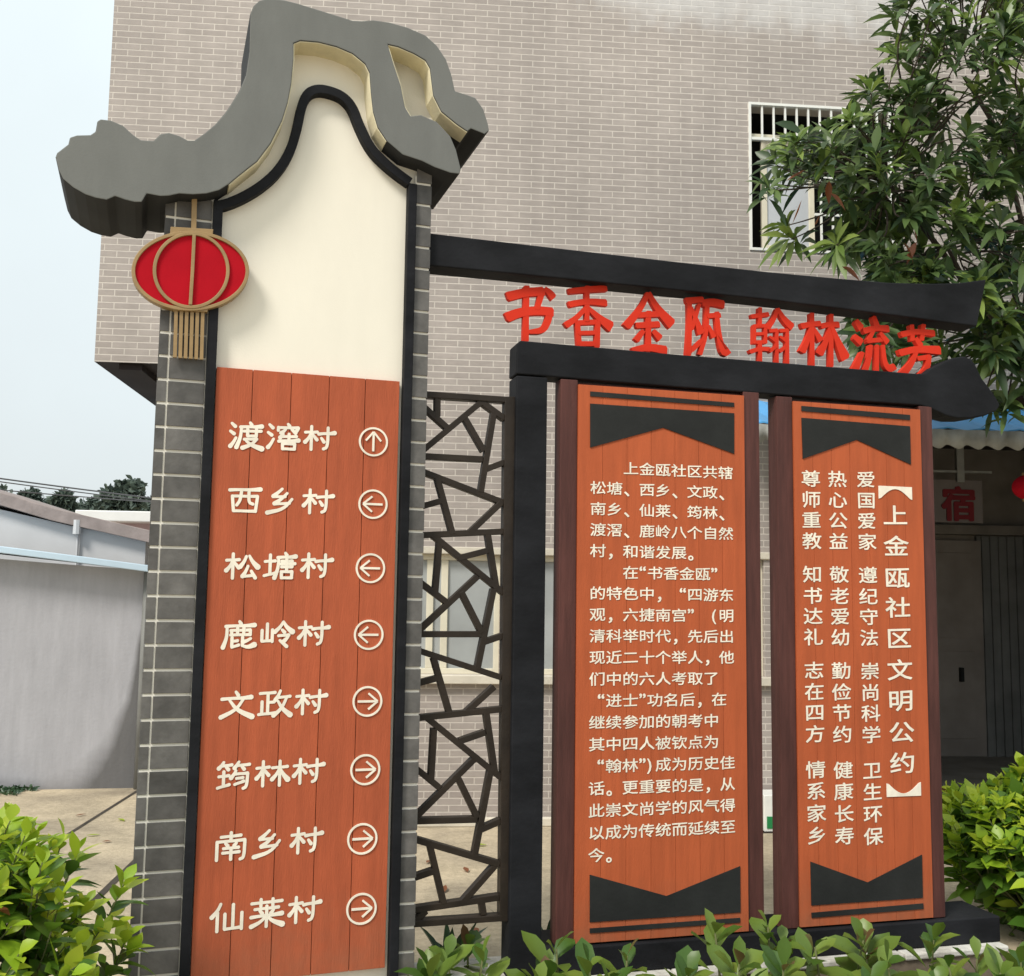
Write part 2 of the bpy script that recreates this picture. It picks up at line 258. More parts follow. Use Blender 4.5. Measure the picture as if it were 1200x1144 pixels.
# ------------------------------------------------------------------ mesh builder and object helpers
class Thing:
    def __init__(s, name, label, cat, plane=W0, base=(0, 0, 0), group=None):
        s.plane, s.base = plane, Vector(base)
        o = bpy.data.objects.new(name, None); COL.objects.link(o); o.empty_display_size = 0.2
        o.location = plane.o + plane.u * base[0] + plane.n * base[1] + Vector((0, 0, base[2]))
        o.rotation_euler = (0, 0, plane.yaw); o['label'] = label; o['category'] = cat
        if group: o['group'] = group
        s.o = o
class MB:
    def __init__(s): s.v, s.f, s.m = [], [], []
    def add(s, vs, fs, mi=0):
        b = len(s.v); s.v += [tuple(x) for x in vs]; s.f += [tuple(i + b for i in f) for f in fs]; s.m += [mi] * len(fs); return s
    def box(s, u0, u1, v0, v1, z0, z1, mi=0):
        return s.add([(u0, v0, z0), (u1, v0, z0), (u1, v1, z0), (u0, v1, z0), (u0, v0, z1), (u1, v0, z1), (u1, v1, z1), (u0, v1, z1)],
                     [(0, 1, 5, 4), (1, 2, 6, 5), (2, 3, 7, 6), (3, 0, 4, 7), (4, 5, 6, 7), (3, 2, 1, 0)], mi)
    def prism(s, poly, v0, v1, mi=0):
        n = len(poly); A = sum(poly[i][0] * poly[(i + 1) % n][1] - poly[(i + 1) % n][0] * poly[i][1] for i in range(n))
        if A < 0: poly = poly[::-1]
        vs = [(u, v0, z) for u, z in poly] + [(u, v1, z) for u, z in poly]
        return s.add(vs, [tuple(range(n)), tuple(range(2 * n - 1, n - 1, -1))] + [((i + 1) % n, i, n + i, n + (i + 1) % n) for i in range(n)], mi)
    def bar(s, p, q, wd, v0, v1, mi=0):
        dx, dz = q[0] - p[0], q[1] - p[1]; L_ = sqrt(dx * dx + dz * dz); nx, nz = -dz / L_ * wd / 2, dx / L_ * wd / 2
        return s.prism([(p[0] + nx, p[1] + nz), (p[0] - nx, p[1] - nz), (q[0] - nx, q[1] - nz), (q[0] + nx, q[1] + nz)], v0, v1, mi)
    def strip(s, line, wd, v0, v1, closed=False, mi=0):
        """a band of width wd following an open or closed line in the plane"""
        n = len(line); a, b = [], []
        for i in range(n):
            p0 = line[(i - 1) % n] if closed or i else line[0]; p1 = line[(i + 1) % n] if closed or i < n - 1 else line[-1]
            dx, dz = p1[0] - p0[0], p1[1] - p0[1]; L_ = sqrt(dx * dx + dz * dz) or 1
            k = wd / 2; a.append((line[i][0] - dz / L_ * k, line[i][1] + dx / L_ * k)); b.append((line[i][0] + dz / L_ * k, line[i][1] - dx / L_ * k))
        vs = [(u, v0, z) for u, z in a] + [(u, v0, z) for u, z in b] + [(u, v1, z) for u, z in a] + [(u, v1, z) for u, z in b]
        fs = []
        for i in range(n if closed else n - 1):
            j = (i + 1) % n
            fs += [(i, n + i, n + j, j), (2 * n + i, 2 * n + j, 3 * n + j, 3 * n + i), (i, j, 2 * n + j, 2 * n + i), (n + i, 3 * n + i, 3 * n + j, n + j)]
        if not closed: fs += [(0, 2 * n, 3 * n, n), (n - 1, 2 * n - 1, 4 * n - 1, 3 * n - 1)]
        return s.add(vs, fs, mi)
    def tube(s, pts, r0, r1=None, k=6, mi=0):
        r1 = r0 if r1 is None else r1; n = len(pts); vs = []; fs = []
        for i, p in enumerate(pts):
            p = Vector(p); d = (Vector(pts[min(i + 1, n - 1)]) - Vector(pts[max(i - 1, 0)]))
            d = d.normalized() if d.length > 1e-9 else Vector((0, 0, 1))
            a = d.orthogonal().normalized() if abs(d.z) > 0.99 else d.cross(Vector((0, 0, 1))).normalized(); b = d.cross(a); r = r0 + (r1 - r0) * i / max(1, n - 1)
            for j in range(k): vs.append(p + (a * cos(2 * pi * j / k) + b * sin(2 * pi * j / k)) * r)
        for i in range(n - 1):
            for j in range(k): fs.append((i * k + j, i * k + (j + 1) % k, (i + 1) * k + (j + 1) % k, (i + 1) * k + j))
        fs += [tuple(range(k - 1, -1, -1)), tuple(range((n - 1) * k, n * k))]
        return s.add(vs, fs, mi)
    def lathe(s, c, prof, k=20, mi=0):
        vs = []; fs = []; n = len(prof)
        for r, z in prof:
            for j in range(k): vs.append((c[0] + r * cos(2 * pi * j / k), c[1] + r * sin(2 * pi * j / k), c[2] + z))
        for i in range(n - 1):
            for j in range(k): fs.append((i * k + j, i * k + (j + 1) % k, (i + 1) * k + (j + 1) % k, (i + 1) * k + j))
        fs += [tuple(range(k - 1, -1, -1)), tuple(range((n - 1) * k, n * k))]
        return s.add(vs, fs, mi)
    def leaf(s, b, d, nrm, L_, W_, droop=0.25, fold=0.25, shape=(0.0, 0.75, 1.0, 0.62, 0.0), mi=0):
        b = Vector(b); d = d.normalized(); sd_ = d.cross(nrm)
        if sd_.length < 1e-4: sd_ = d.orthogonal()
        sd_.normalize(); n = sd_.cross(d).normalized(); vs = []; fs = []; k = len(shape)
        for i, wd in enumerate(shape):
            t = i / (k - 1); c = b + d * (L_ * t * (1 - 0.12 * droop * t)) - Vector((0, 0, 1)) * (droop * L_ * t * t)
            h = W_ / 2 * wd
            if wd == 0: vs.append(c)
            else: vs += [c - sd_ * h + n * (h * fold), c, c + sd_ * h + n * (h * fold)]
        fs += [(0, 2, 1), (0, 3, 2)]
        for i in range(1, k - 2):
            a = 1 + 3 * (i - 1); fs += [(a, a + 1, a + 4, a + 3), (a + 1, a + 2, a + 5, a + 4)]
        a = 1 + 3 * (k - 3); e = len(vs) - 1; fs += [(a, a + 1, e), (a + 1, a + 2, e)]
        return s.add(vs, fs, mi)
    def build(s, name, m, parent=None, bevel=0.0, smooth=False, label=None):
        base = parent.base if isinstance(parent, Thing) else Vector((0, 0, 0))
        if isinstance(parent, tuple): parent, base = parent[1], parent[0].base
        me = bpy.data.meshes.new(name); me.from_pydata([tuple(Vector(x) - base) for x in s.v], [], s.f)
        for mm in (m if isinstance(m, (list, tuple)) else [m]): me.materials.append(mm)
        if any(s.m): me.polygons.foreach_set('material_index', s.m)
        me.validate()
        if smooth: me.polygons.foreach_set('use_smooth', [True] * len(me.polygons))
        me.update()
        o = bpy.data.objects.new(name, me); COL.objects.link(o)
        if parent: o.parent = parent.o if isinstance(parent, Thing) else parent
        if bevel:
            bv = o.modifiers.new('edge', 'BEVEL'); bv.width = bevel; bv.segments = 2; bv.limit_method = 'ANGLE'; bv.angle_limit = radians(35)
        if label: o['label'] = label
        return o
def structure(o, label, cat, kind='structure'): o['kind'] = kind; o['label'] = label; o['category'] = cat; return o

# ------------------------------------------------------------------ writing
_tc = bpy.data.curves.new('writing', 'FONT'); _to = bpy.data.objects.new('writing', _tc); COL.objects.link(_to)
_tc.resolution_u = 2
_gl = {}
def glyph(ch, solid):
    if (ch, solid) not in _gl:
        _tc.body = ch; _tc.extrude = 0.01 if solid else 0.0
        dg = bpy.context.evaluated_depsgraph_get(); dg.update()
        me = bpy.data.meshes.new_from_object(_to.evaluated_get(dg))
        _gl[ch, solid] = ([v.co.copy() for v in me.vertices], [tuple(p.vertices) for p in me.polygons]); bpy.data.meshes.remove(me)
    return _gl[ch, solid]
def brush(x, y, k):
    """bends strokes a little the way brush-written clerical script does: level strokes lift at the right tip"""
    t = x - 0.5
    return x + k * 0.25 * (y - 0.38) * t, y + k * (abs(t) ** 2.2) * (0.9 if t > 0 else -0.35)
def pen(bold): return [(0, 0)] + [(bold * cos(a), bold * 0.85 * sin(a)) for a in (0.35, 1.4, 2.4, 3.5, 4.5, 5.6)]
def put_char(mb, ch, u, z, ew, eh, v, th=0.004, bold=0.022, k=0.0):
    """one painted character: the outline is fattened by laying the glyph down a few times"""
    vs, fs = glyph(ch, False)
    for i, (dx, dy) in enumerate(pen(bold)):
        out = []
        for p in vs:
            x, y = brush(p.x, p.y, k); out.append((u + (x + dx - 0.5) * ew, v - 0.0012 - 0.00012 * i, z + (y + dy - 0.38) * eh))
        mb.add(out, fs)
def fit_char(mb, ch, u0, u1, z0, z1, v0, v1, bold):
    vs, fs = glyph(ch, True); xs = [p.x for p in vs]; ys = [p.y for p in vs]; a, b, c, d = min(xs) - bold, max(xs) + bold, min(ys) - bold, max(ys) + bold
    for i, (dx, dy) in enumerate(pen(bold)):
        out = []
        for p in vs:
            out.append((u0 + (p.x + dx - a) / (b - a) * (u1 - u0), (v0 + v1) / 2 - p.z / 0.01 * (v1 - v0) / 2 * (1 - .012 * i), z0 + (p.y + dy - c) / (d - c) * (z1 - z0)))
        mb.add(out, fs)


# brush-written characters: each stroke is a line of (x, y, width) in a box 100 wide and 100 high, y down
def _st(kind, *p):
    p = [(p[i], p[i + 1]) for i in range(0, len(p), 2)]
    wd = {'H': (9.5, 8.5, 10.5), 'G': (11, 8, 15), 'V': (10, 10, 10), 'P': (9, 10, 14), 'N': (8, 12, 18), 'D': (9, 12, 12)}[kind]
    if kind in 'HG' and len(p) == 2:
        (a, b), (c, d) = p; k = 2.0 if kind == 'G' else 0.8
        p = [(a, b + k), (a + (c - a) * .3, b + (d - b) * .3), (a + (c - a) * .7, b + (d - b) * .7 + k * .3), (c, d - k)]
    n = len(p); out = []
    for i, (x, y) in enumerate(p):
        t = i / (n - 1); w_ = wd[0] + (wd[1] - wd[0]) * t * 2 if t < .5 else wd[1] + (wd[2] - wd[1]) * (t - .5) * 2
        out.append((x, y, w_))
    return out
def _mu(x0=0.0, k=1.0): return [('H', x0 + 3 * k, 30, x0 + 42 * k, 28), ('V', x0 + 23 * k, 6, x0 + 23 * k, 97), ('P', x0 + 21 * k, 36, x0 + 14 * k, 54, x0 + 3 * k, 69), ('D', x0 + 27 * k, 38, x0 + 41 * k, 58)]
def _box(x0, y0, x1, y1): return [('V', x0, y0, x0 + 1, y1), ('H', x0, y0, x1, y0), ('V', x1, y0, x1 - 1, y1), ('H', x0, y1, x1, y1)]
_sh = [('D', 6, 6, 17, 18), ('D', 2, 36, 14, 46), ('P', 20, 60, 12, 80, 3, 94)]
_tu = [('H', 4, 35, 36, 33), ('V', 20, 10, 20, 82), ('H', 2, 88, 38, 78)]
STROKES = {
 '村': _mu() + [('G', 46, 33, 98, 29), ('V', 76, 8, 76, 84, 62, 92), ('D', 55, 50, 64, 65)],
 '西': [('G', 2, 11, 98, 8), ('V', 11, 35, 16, 92), ('H', 11, 35, 89, 34), ('V', 89, 34, 84, 92), ('H', 16, 91, 84, 91), ('V', 39, 12, 36, 50, 25, 70), ('V', 62, 12, 62, 58, 76, 64)],
 '乡': [('P', 50, 4, 38, 18, 22, 34), ('H', 22, 35, 60, 34), ('P', 66, 20, 48, 44, 26, 62), ('H', 26, 63, 74, 59), ('P', 82, 42, 56, 82, 4, 98)],
 '松': _mu() + [('P', 63, 14, 57, 34, 45, 54), ('N', 72, 12, 82, 34, 99, 54), ('P', 69, 50, 62, 72, 53, 89), ('H', 53, 89, 84, 85), ('D', 79, 68, 92, 94)],
 '塘': _tu + [('D', 66, 2, 71, 11), ('G', 43, 18, 99, 16), ('P', 46, 20, 45, 60, 34, 97), ('H', 55, 32, 88, 32), ('V', 88, 32, 88, 53), ('H', 50, 43, 97, 42), ('H', 55, 54, 88, 54), ('V', 71, 24, 71, 67)] + _box(55, 72, 88, 95),
 '鹿': [('D', 50, 0, 55, 9), ('G', 9, 17, 97, 15), ('P', 13, 18, 13, 60, 2, 98), ('H', 24, 33, 84, 32), ('H', 24, 50, 84, 49), ('V', 27, 33, 27, 50), ('V', 84, 32, 84, 50), ('V', 45, 22, 45, 50), ('V', 64, 22, 64, 50), ('V', 29, 60, 29, 94), ('H', 29, 74, 46, 72), ('H', 29, 95, 50, 88), ('V', 61, 58, 61, 90), ('P', 86, 63, 74, 72, 62, 76), ('N', 61, 90, 78, 96, 98, 86)],
 '岭': [('V', 20, 12, 20, 74), ('V', 4, 36, 4, 76), ('H', 4, 77, 36, 75), ('V', 36, 34, 36, 79), ('P', 70, 4, 60, 24, 43, 43), ('N', 70, 4, 80, 24, 99, 42), ('D', 66, 34, 74, 44), ('H', 55, 56, 88, 54), ('P', 88, 54, 82, 66, 71, 79), ('D', 60, 74, 82, 97)],
 '文': [('D', 47, 2, 55, 16), ('G', 5, 27, 95, 24), ('P', 71, 28, 50, 68, 3, 96), ('N', 28, 32, 52, 70, 99, 95)],
 '政': [('H', 5, 13, 52, 11), ('V', 30, 13, 30, 87), ('H', 30, 47, 50, 46), ('V', 12, 44, 12, 87), ('H', 2, 91, 55, 87), ('P', 68, 4, 62, 22, 53, 39), ('H', 61, 29, 99, 26), ('P', 88, 30, 74, 70, 48, 97), ('N', 61, 42, 76, 72, 101, 95)],
 '筠': [('P', 18, 0, 12, 12, 3, 23), ('H', 14, 13, 43, 11), ('D', 25, 17, 33, 28), ('P', 64, 0, 58, 12, 51, 23), ('H', 60, 13, 97, 11), ('D', 73, 17, 81, 28), ('H', 4, 52, 35, 50), ('V', 19, 34, 19, 86), ('H', 1, 93, 37, 83), ('P', 56, 32, 50, 46, 41, 59), ('H', 53, 44, 92, 43), ('V', 92, 43, 90, 92, 79, 98), ('H', 58, 60, 78, 59), ('H', 53, 82, 81, 72)],
 '林': _mu() + [('H', 51, 30, 99, 28), ('V', 75, 6, 75, 97), ('P', 73, 36, 65, 56, 51, 74), ('N', 77, 36, 86, 56, 101, 76)],
 '南': [('H', 20, 15, 80, 12), ('V', 50, 0, 50, 28), ('V', 9, 32, 9, 98), ('H', 9, 32, 92, 29), ('V', 92, 29, 91, 92, 79, 97), ('D', 34, 38, 41, 48), ('D', 67, 38, 60, 48), ('H', 28, 56, 74, 55), ('H', 26, 72, 76, 71), ('V', 51, 56, 51, 97)],
 '仙': [('P', 29, 2, 20, 26, 3, 48), ('V', 20, 32, 20, 98), ('V', 66, 6, 66, 88), ('V', 42, 38, 42, 91), ('H', 42, 91, 92, 88), ('V', 92, 36, 92, 94)],
 '莱': [('H', 4, 13, 96, 10), ('V', 32, 0, 32, 25), ('V', 68, 0, 68, 25), ('H', 14, 34, 86, 32), ('D', 29, 40, 37, 51), ('D', 71, 39, 63, 51), ('G', 3, 60, 97, 56), ('V', 50, 24, 50, 98), ('P', 46, 64, 30, 82, 4, 95), ('N', 54, 64, 70, 80, 99, 93)],
 '渡': _sh + [('D', 62, 0, 67, 9), ('G', 33, 17, 99, 14), ('P', 36, 18, 34, 58, 22, 97), ('H', 43, 33, 97, 31), ('V', 55, 24, 55, 51), ('V', 82, 24, 82, 51), ('H', 55, 51, 82, 50), ('H', 45, 64, 84, 62), ('P', 84, 62, 68, 84, 40, 98), ('N', 51, 70, 68, 86, 101, 98)],
 '滘': _sh + [('D', 64, 0, 69, 8), ('V', 34, 14, 34, 27), ('H', 34, 15, 97, 13), ('D', 98, 14, 91, 26), ('P', 57, 20, 51, 29, 43, 36), ('D', 76, 20, 89, 34), ('P', 50, 39, 46, 46, 40, 54), ('H', 48, 49, 92, 47), ('V', 68, 38, 68, 65), ('G', 36, 66, 99, 63)] + _box(48, 76, 87, 96),
}
def brush_stroke(mb, pts, fu, fz, sw, v, th=None):
    """one stroke: pts are (x, y, width); fu, fz take them onto the board; flat paint, or th thick"""
    for _ in range(2 if len(pts) > 2 else 0):
        o = [pts[0]]
        for a, b in zip(pts, pts[1:]): o += [tuple(p * .75 + q * .25 for p, q in zip(a, b)), tuple(p * .25 + q * .75 for p, q in zip(a, b))]
        pts = o + [pts[-1]]
    pl_ = [(fu(x, y), fz(x, y), w_ * sw / 2) for x, y, w_ in pts]; n = len(pl_); L_, R_2 = [], []
    for i in range(n):
        a, b = pl_[max(i - 1, 0)], pl_[min(i + 1, n - 1)]; dx, dz = b[0] - a[0], b[1] - a[1]; l = sqrt(dx * dx + dz * dz) or 1e-6
        x, z, r = pl_[i]; L_.append((x - dz / l * r, z + dx / l * r)); R_2.append((x + dz / l * r, z - dx / l * r))
    def cap(i, j, s__):
        a, b = pl_[i], pl_[j]; an = atan2(a[1] - b[1], a[0] - b[0]); return [(a[0] + a[2] * .95 * cos(an + t), a[1] + a[2] * .95 * sin(an + t)) for t in (s__ * 1.25, s__ * .5, -s__ * .5, -s__ * 1.25)] if th is None else [(a[0] + a[2] * r_ * cos(an + t), a[1] + a[2] * r_ * sin(an + t)) for t, r_ in ((s__ * 1.15, 1.05), (-s__ * .9, .62))]
    poly = R_2 + cap(n - 1, n - 2, -1) + L_[::-1] + cap(0, 1, -1)
    if th is None: mb.add([(x, v, z) for x, z in poly], [tuple(range(len(poly)))])
    else: mb.prism(poly, v, v + th)
def brush_char(mb, ch, u, z, ew, eh, v, weight=1.0):
    for i, k in enumerate(STROKES[ch]):
        brush_stroke(mb, _st(*k), lambda x, y: u + (x / 100 - .5) * ew, lambda x, y: z + (.5 - y / 100) * eh, ew / 100 * weight, v - .0012 - .00012 * i)

# ================================================================== GROUND
g = MB(); g.add([(-600, -60, 0), (600, -60, 0), (600, 1500, 0), (-600, 1500, 0)], [(0, 1, 2, 3)])
structure(g.build('ground', M['conc']), 'worn beige concrete yard around the sign and building', 'ground')
j = MB()
for a, b, w_ in (((104, 963), (166, 924), 0.03), ((124, 1043), (157, 1011), 0.045)):
    p, q = on_ground(*a), on_ground(*b); d = (q - p).normalized(); p = p - d * 0.8; q = q + d * 0.5; n_ = Vector((-d.y, d.x, 0)) * w_ / 2; up = Vector((0, 0, 0.004))
    j.add([p - n_ + up, p + n_ + up, q + n_ + up, q - n_ + up], [(0, 3, 2, 1)])
structure(j.build('ground_joint', M['joint']), 'dark expansion joints across the beige concrete', 'ground')
s_ = MB()
def qpt(u, v, z): return Q.o + Q.u * u + Q.n * v + Vector((0, 0, z))
s_.add([qpt(-0.10, -3.2, .02), qpt(4.2, -3.2, .02), qpt(4.2, -.14, .02), qpt(-0.10, -.14, .02)], [(0, 1, 2, 3)])
structure(s_.build('soil', M['soil']), 'dark soil of the planting bed in front of the sign', 'soil')

# ================================================================== TILED BUILDING
bld = Thing('tiled_building', 'two-storey building faced in small beige-grey brick tiles behind the sign, its upper floor overhanging', 'building', B, (0, 0, 0))
UL, UR, ZS, ZT = -3.0, 12.0, 3.63, 10.5
w1 = B(877, 120); w1b = B(878.4, 293.2)
WIN_U0, WIN_U1, WIN_Z0, WIN_Z1 = w1b[0], w1b[0] + 1.28, w1b[1], w1[1]
GA = (-0.62, 0.285); GB = (0.56, 1.25); GC = (1.75, 2.475); GZ0, GZ1 = 1.18, 2.14
PORCH = 3.90
wl = MB()
def wall_with_holes(mb, u0, u1, z0, z1, holes, v0, v1):
    us = sorted({u0, u1, *[h[0] for h in holes], *[h[1] for h in holes]}); zs = sorted({z0, z1, *[h[2] for h in holes], *[h[3] for h in holes]})
    def solid(a, b, c, d):
        x, y = (a + b) / 2, (c + d) / 2
        return not any(h[0] < x < h[1] and h[2] < y < h[3] for h in holes)
    for a, b in zip(us, us[1:]):
        for c, d in zip(zs, zs[1:]):
            if solid(a, b, c, d):
                mb.add([(a, v0, c), (b, v0, c), (b, v0, d), (a, v0, d)], [(0, 1, 2, 3)])
    for h in holes:
        a, b, c, d = h
        mb.add([(a, v0, c), (a, v1, c), (a, v1, d), (a, v0, d)], [(0, 1, 2, 3)]); mb.add([(b, v0, c), (b, v1, c), (b, v1, d), (b, v0, d)], [(3, 2, 1, 0)])
        mb.add([(a, v0, d), (b, v0, d), (b, v1, d), (a, v1, d)], [(3, 2, 1, 0)]); mb.add([(a, v0, c), (b, v0, c), (b, v1, c), (a, v1, c)], [(0, 1, 2, 3)])
wall_with_holes(wl, UL, UR, ZS, ZT, [(WIN_U0, WIN_U1, WIN_Z0, WIN_Z1)], 0, 0.2)
LWL = -1.35
wall_with_holes(wl, LWL, PORCH, 0, ZS, [(*GA, GZ0, GZ1), (*GB, GZ0, GZ1), (*GC, GZ0, GZ1)], 0, 0.2)
wl.add([(UL, 0, ZS), (UL, 8, ZS), (UL, 8, ZT), (UL, 0, ZT)], [(0, 3, 2, 1)])
wl.add([(LWL, 0, 0), (LWL, 8, 0), (LWL, 8, ZS), (LWL, 0, ZS)], [(0, 3, 2, 1)])
wl.add([(UR, 0, 0), (UR, 8, 0), (UR, 8, ZT), (UR, 0, ZT)], [(0, 1, 2, 3)])
wl.add([(PORCH, 0, 0), (PORCH, .3, 0), (PORCH, .3, ZS), (PORCH, 0, ZS)], [(0, 1, 2, 3)])
wl.build('wall', M['brick'], bld)
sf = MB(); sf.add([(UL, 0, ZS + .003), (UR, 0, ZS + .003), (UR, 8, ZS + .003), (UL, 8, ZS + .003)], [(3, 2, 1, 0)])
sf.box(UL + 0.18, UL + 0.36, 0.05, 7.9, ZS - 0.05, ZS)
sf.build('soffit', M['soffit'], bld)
rf = MB(); rf.box(UL - .15, UR + .15, -.15, 8, ZT, ZT + .15); rf.build('roof', M['sheet'], bld)
# dark rooms behind the glass
# upper window
wn = MB()
def frame(mb, u0, u1, z0, z1, v0, v1, t):
    mb.box(u0, u0 + t, v0, v1, z0, z1); mb.box(u1 - t, u1, v0, v1, z0, z1); mb.box(u0 + t, u1 - t, v0, v1, z0, z0 + t); mb.box(u0 + t, u1 - t, v0, v1, z1 - t, z1)
frame(wn, WIN_U0, WIN_U1, WIN_Z0, WIN_Z1, -0.012, 0.03, 0.022)
fo = wn.build('window', M['white'], bld, label='barred upper window partly hidden by the tree')
def wb(x, y): return B(x, y)
x = MB(); x.box(WIN_U0 - .3, WIN_U1 + .3, 0.6, 0.62, WIN_Z0 - .3, WIN_Z1 + .3); x.box(WIN_U0 - .3, WIN_U1 + .3, 0.21, 0.6, WIN_Z1 + .02, WIN_Z1 + .04); x.build('room', M['dark'], (bld, fo))
zt = B(900, 163)[1]
fr = MB(); s0 = B(896, 200)[0]; s1 = B(958, 200)[0]
fr.box(WIN_U0 + .02, WIN_U1 - .02, .06, .11, zt + .02, zt + .07)
fr.box(s0, s0 + .05, .08, .12, WIN_Z0 + .03, zt + .02); fr.box(s1 - .05, s1, .08, .12, WIN_Z0 + .03, zt + .02); fr.box(s0 + .05, s1 - .05, .08, .12, WIN_Z0 + .03, WIN_Z0 + .08)
fr.box(s0 + .05, s1 - .05, .08, .12, zt - .04, zt + .02); fr.box(WIN_U1 - .07, WIN_U1 - .02, .08, .12, WIN_Z0 + .03, zt + .02)
fr.build('frame', M['winframe'], (bld, fo), 0.004)
pn = MB(); pn.box(s0 + .05, s1 - .05, .095, .1, WIN_Z0 + .08, zt - .04); pn.build('pane', M['curtain'], (bld, fo))
bs = MB(); nb = 11
for i in range(nb):
    u = WIN_U0 + .02 + (WIN_U1 - WIN_U0 - .04) * (i + 1) / (nb + 1)
    bs.box(u - .008, u + .008, 0, .016, zt if u < s1 - .02 else WIN_Z0 + .02, WIN_Z1 - .02)
bs.box(WIN_U0 + .02, WIN_U1 - .02, -.004, .02, zt - .012, zt + .012)
for y in (209, 252):
    z = B(970, y)[1]; bs.box(s1 - .03, WIN_U1 - .02, -.004, .012, z - .01, z + .01)
bs.build('security_bars', M['white'], (bld, fo))
# ground floor windows
for gi, (a, b) in enumerate((GA, GB, GC)):
    f_ = MB(); frame(f_, a, b, GZ0, GZ1, 0.04, 0.11, 0.045)
    mu = [a + 0.33 * (b - a), a + 0.66 * (b - a)] if gi != 0 else [B(504, 700)[0], B(521, 700)[0]]
    for m_ in mu: f_.box(m_ - .028, m_ + .028, .05, .10, GZ0 + .045, GZ1 - .045)
    wo = f_.build('window', M['winframe'], bld, 0.004)
    q = MB(); q.box(a + .03, b - .03, .072, .076, GZ0 + .03, GZ1 - .03); q.build('pane', M['glass'] if gi < 2 else M['darkglass'], (bld, wo))
    sl_ = MB(); sl_.box(a - .09, b + .09, -.07, .05, GZ0 - .07, GZ0 - .002); sl_.build('sill', M['stone'], (bld, wo), 0.006); sl_ = MB(); sl_.box(a - .06, b + .06, -.02, .05, GZ1 + .002, GZ1 + .06); sl_.build('lintel', M['stone'], (bld, wo), 0.006)
    dk = MB(); dk.box(a, b, 0.3, 0.32, GZ0, GZ1); dk.build('room', M['dark'], (bld, wo))
pb = MB(); c0 = B(893, 720); c1 = B(899.5, 790)
pb.box(2.28, 2.46, .060, .066, c1[1], c0[1]); pb.build('poster', M['poster'], bld)
pb = MB(); pb.box(2.26, 2.46, .058, .066, c0[1] + .02, c0[1] + .26); pb.build('poster', M['posterblue'], bld, label='blue poster in the window')
# low plinth at the foot of the wall
pl = MB(); pl.box(LWL - .02, PORCH, -.05, 0.0, 0, .07); pl.build('footing', M['stone'], bld, 0.01)
# the recessed shop front under the overhang
PV = 3.4
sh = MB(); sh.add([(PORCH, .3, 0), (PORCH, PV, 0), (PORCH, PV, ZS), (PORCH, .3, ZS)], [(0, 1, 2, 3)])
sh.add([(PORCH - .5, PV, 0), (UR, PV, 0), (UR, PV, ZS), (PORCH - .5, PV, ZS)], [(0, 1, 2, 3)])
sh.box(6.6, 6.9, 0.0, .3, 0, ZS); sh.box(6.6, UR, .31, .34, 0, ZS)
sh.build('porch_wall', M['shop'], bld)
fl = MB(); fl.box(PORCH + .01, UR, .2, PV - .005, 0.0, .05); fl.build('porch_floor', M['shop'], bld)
d0, d1 = B(1101, 895, PV), B(1146, 634, PV); dm = MB(); dm.box(d0[0] - .35, d1[0], PV - .06, PV - .004, .05, d1[1]); dm.box(d0[0] - .2, d1[0] - .12, PV - .072, PV - .06, .25, 1.25); dm.box(d0[0] - .2, d1[0] - .12, PV - .072, PV - .06, 1.4, d1[1] - .15)
do = dm.build('door', M['doorp'], bld, 0.005)
hd = MB(); hp = B(1122, 790, PV); hd.box(hp[0] - .02, hp[0] + .02, PV - .12, PV - .05, hp[1] - .08, hp[1] + .08); hd.build('handle', M['dark'], (bld, do))
st = MB(); e0, e1 = B(1150, 895, PV), B(1215, 630, PV)
k = 0; u = e0[0]
while u < e1[0] + .8:
    st.box(u, u + .05, PV - .05 - (.02 if k % 2 else 0), PV - .004, .05, e1[1]); u += .052; k += 1
st.build('shutter', M['shutter'], bld)
lt = MB(); z_ = B(1150, 620, PV)[1]; lt.box(PORCH + .02, 6.9, PV - .2, PV, z_ - .08, z_ + .03); lt.build('lintel', M['shop'], bld, 0.008)

# awning: a sloping blue sheet with a grey corrugated edge
AWV = -1.0
aw = Thing('awning', 'bright blue sheet awning with a grey corrugated edge above the shop entrance', 'awning', B, (4, 0, 3))
za, zb = B(1150, 503, AWV)[1], 3.47
a0, a1 = B(884, 503, AWV)[0], 8.5
am = MB()
n_ = 90; vs = []; fs = []
for i in range(n_ + 1):
    u = a0 + (a1 - a0) * i / n_; h = 0.012 * sin(i * pi / 2)
    vs += [(u, AWV, za + h), (u, -0.005, zb + h), (u, AWV, za + h - .012), (u, -0.005, zb + h - .012)]
for i in range(n_):
    b = 4 * i; fs += [(b, b + 4, b + 5, b + 1), (b + 3, b + 7, b + 6, b + 2), (b, b + 2, b + 6, b + 4)]
fs += [(0, 1, 3, 2), (4 * n_, 4 * n_ + 2, 4 * n_ + 3, 4 * n_ + 1)]
am.add(vs, fs); am.build('sheet', M['blue'], aw)
ve = MB(); vs = []; fs = []; zlow = B(1150, 527, AWV)[1]; n_ = 330
for i in range(n_ + 1):
    t = i / n_; u = a0 + (a1 - a0) * t; ph = u / 0.155 * 2 * pi
    vs += [(u, AWV - .03 + .012 * cos(ph), za - .014), (u, AWV - .03 + .012 * cos(ph), zlow + .018 * cos(ph) + .012), (u, AWV - .02 + .012 * cos(ph), za - .014), (u, AWV - .02 + .012 * cos(ph), zlow + .018 * cos(ph) + .012)]
for i in range(n_):
    b = 4 * i; fs += [(b, b + 1, b + 5, b + 4), (b + 2, b + 6, b + 7, b + 3), (b + 1, b + 3, b + 7, b + 5), (b, b + 4, b + 6, b + 2)]
ve.add(vs, fs); ve.build('valance', M['sheet'], aw, smooth=True)
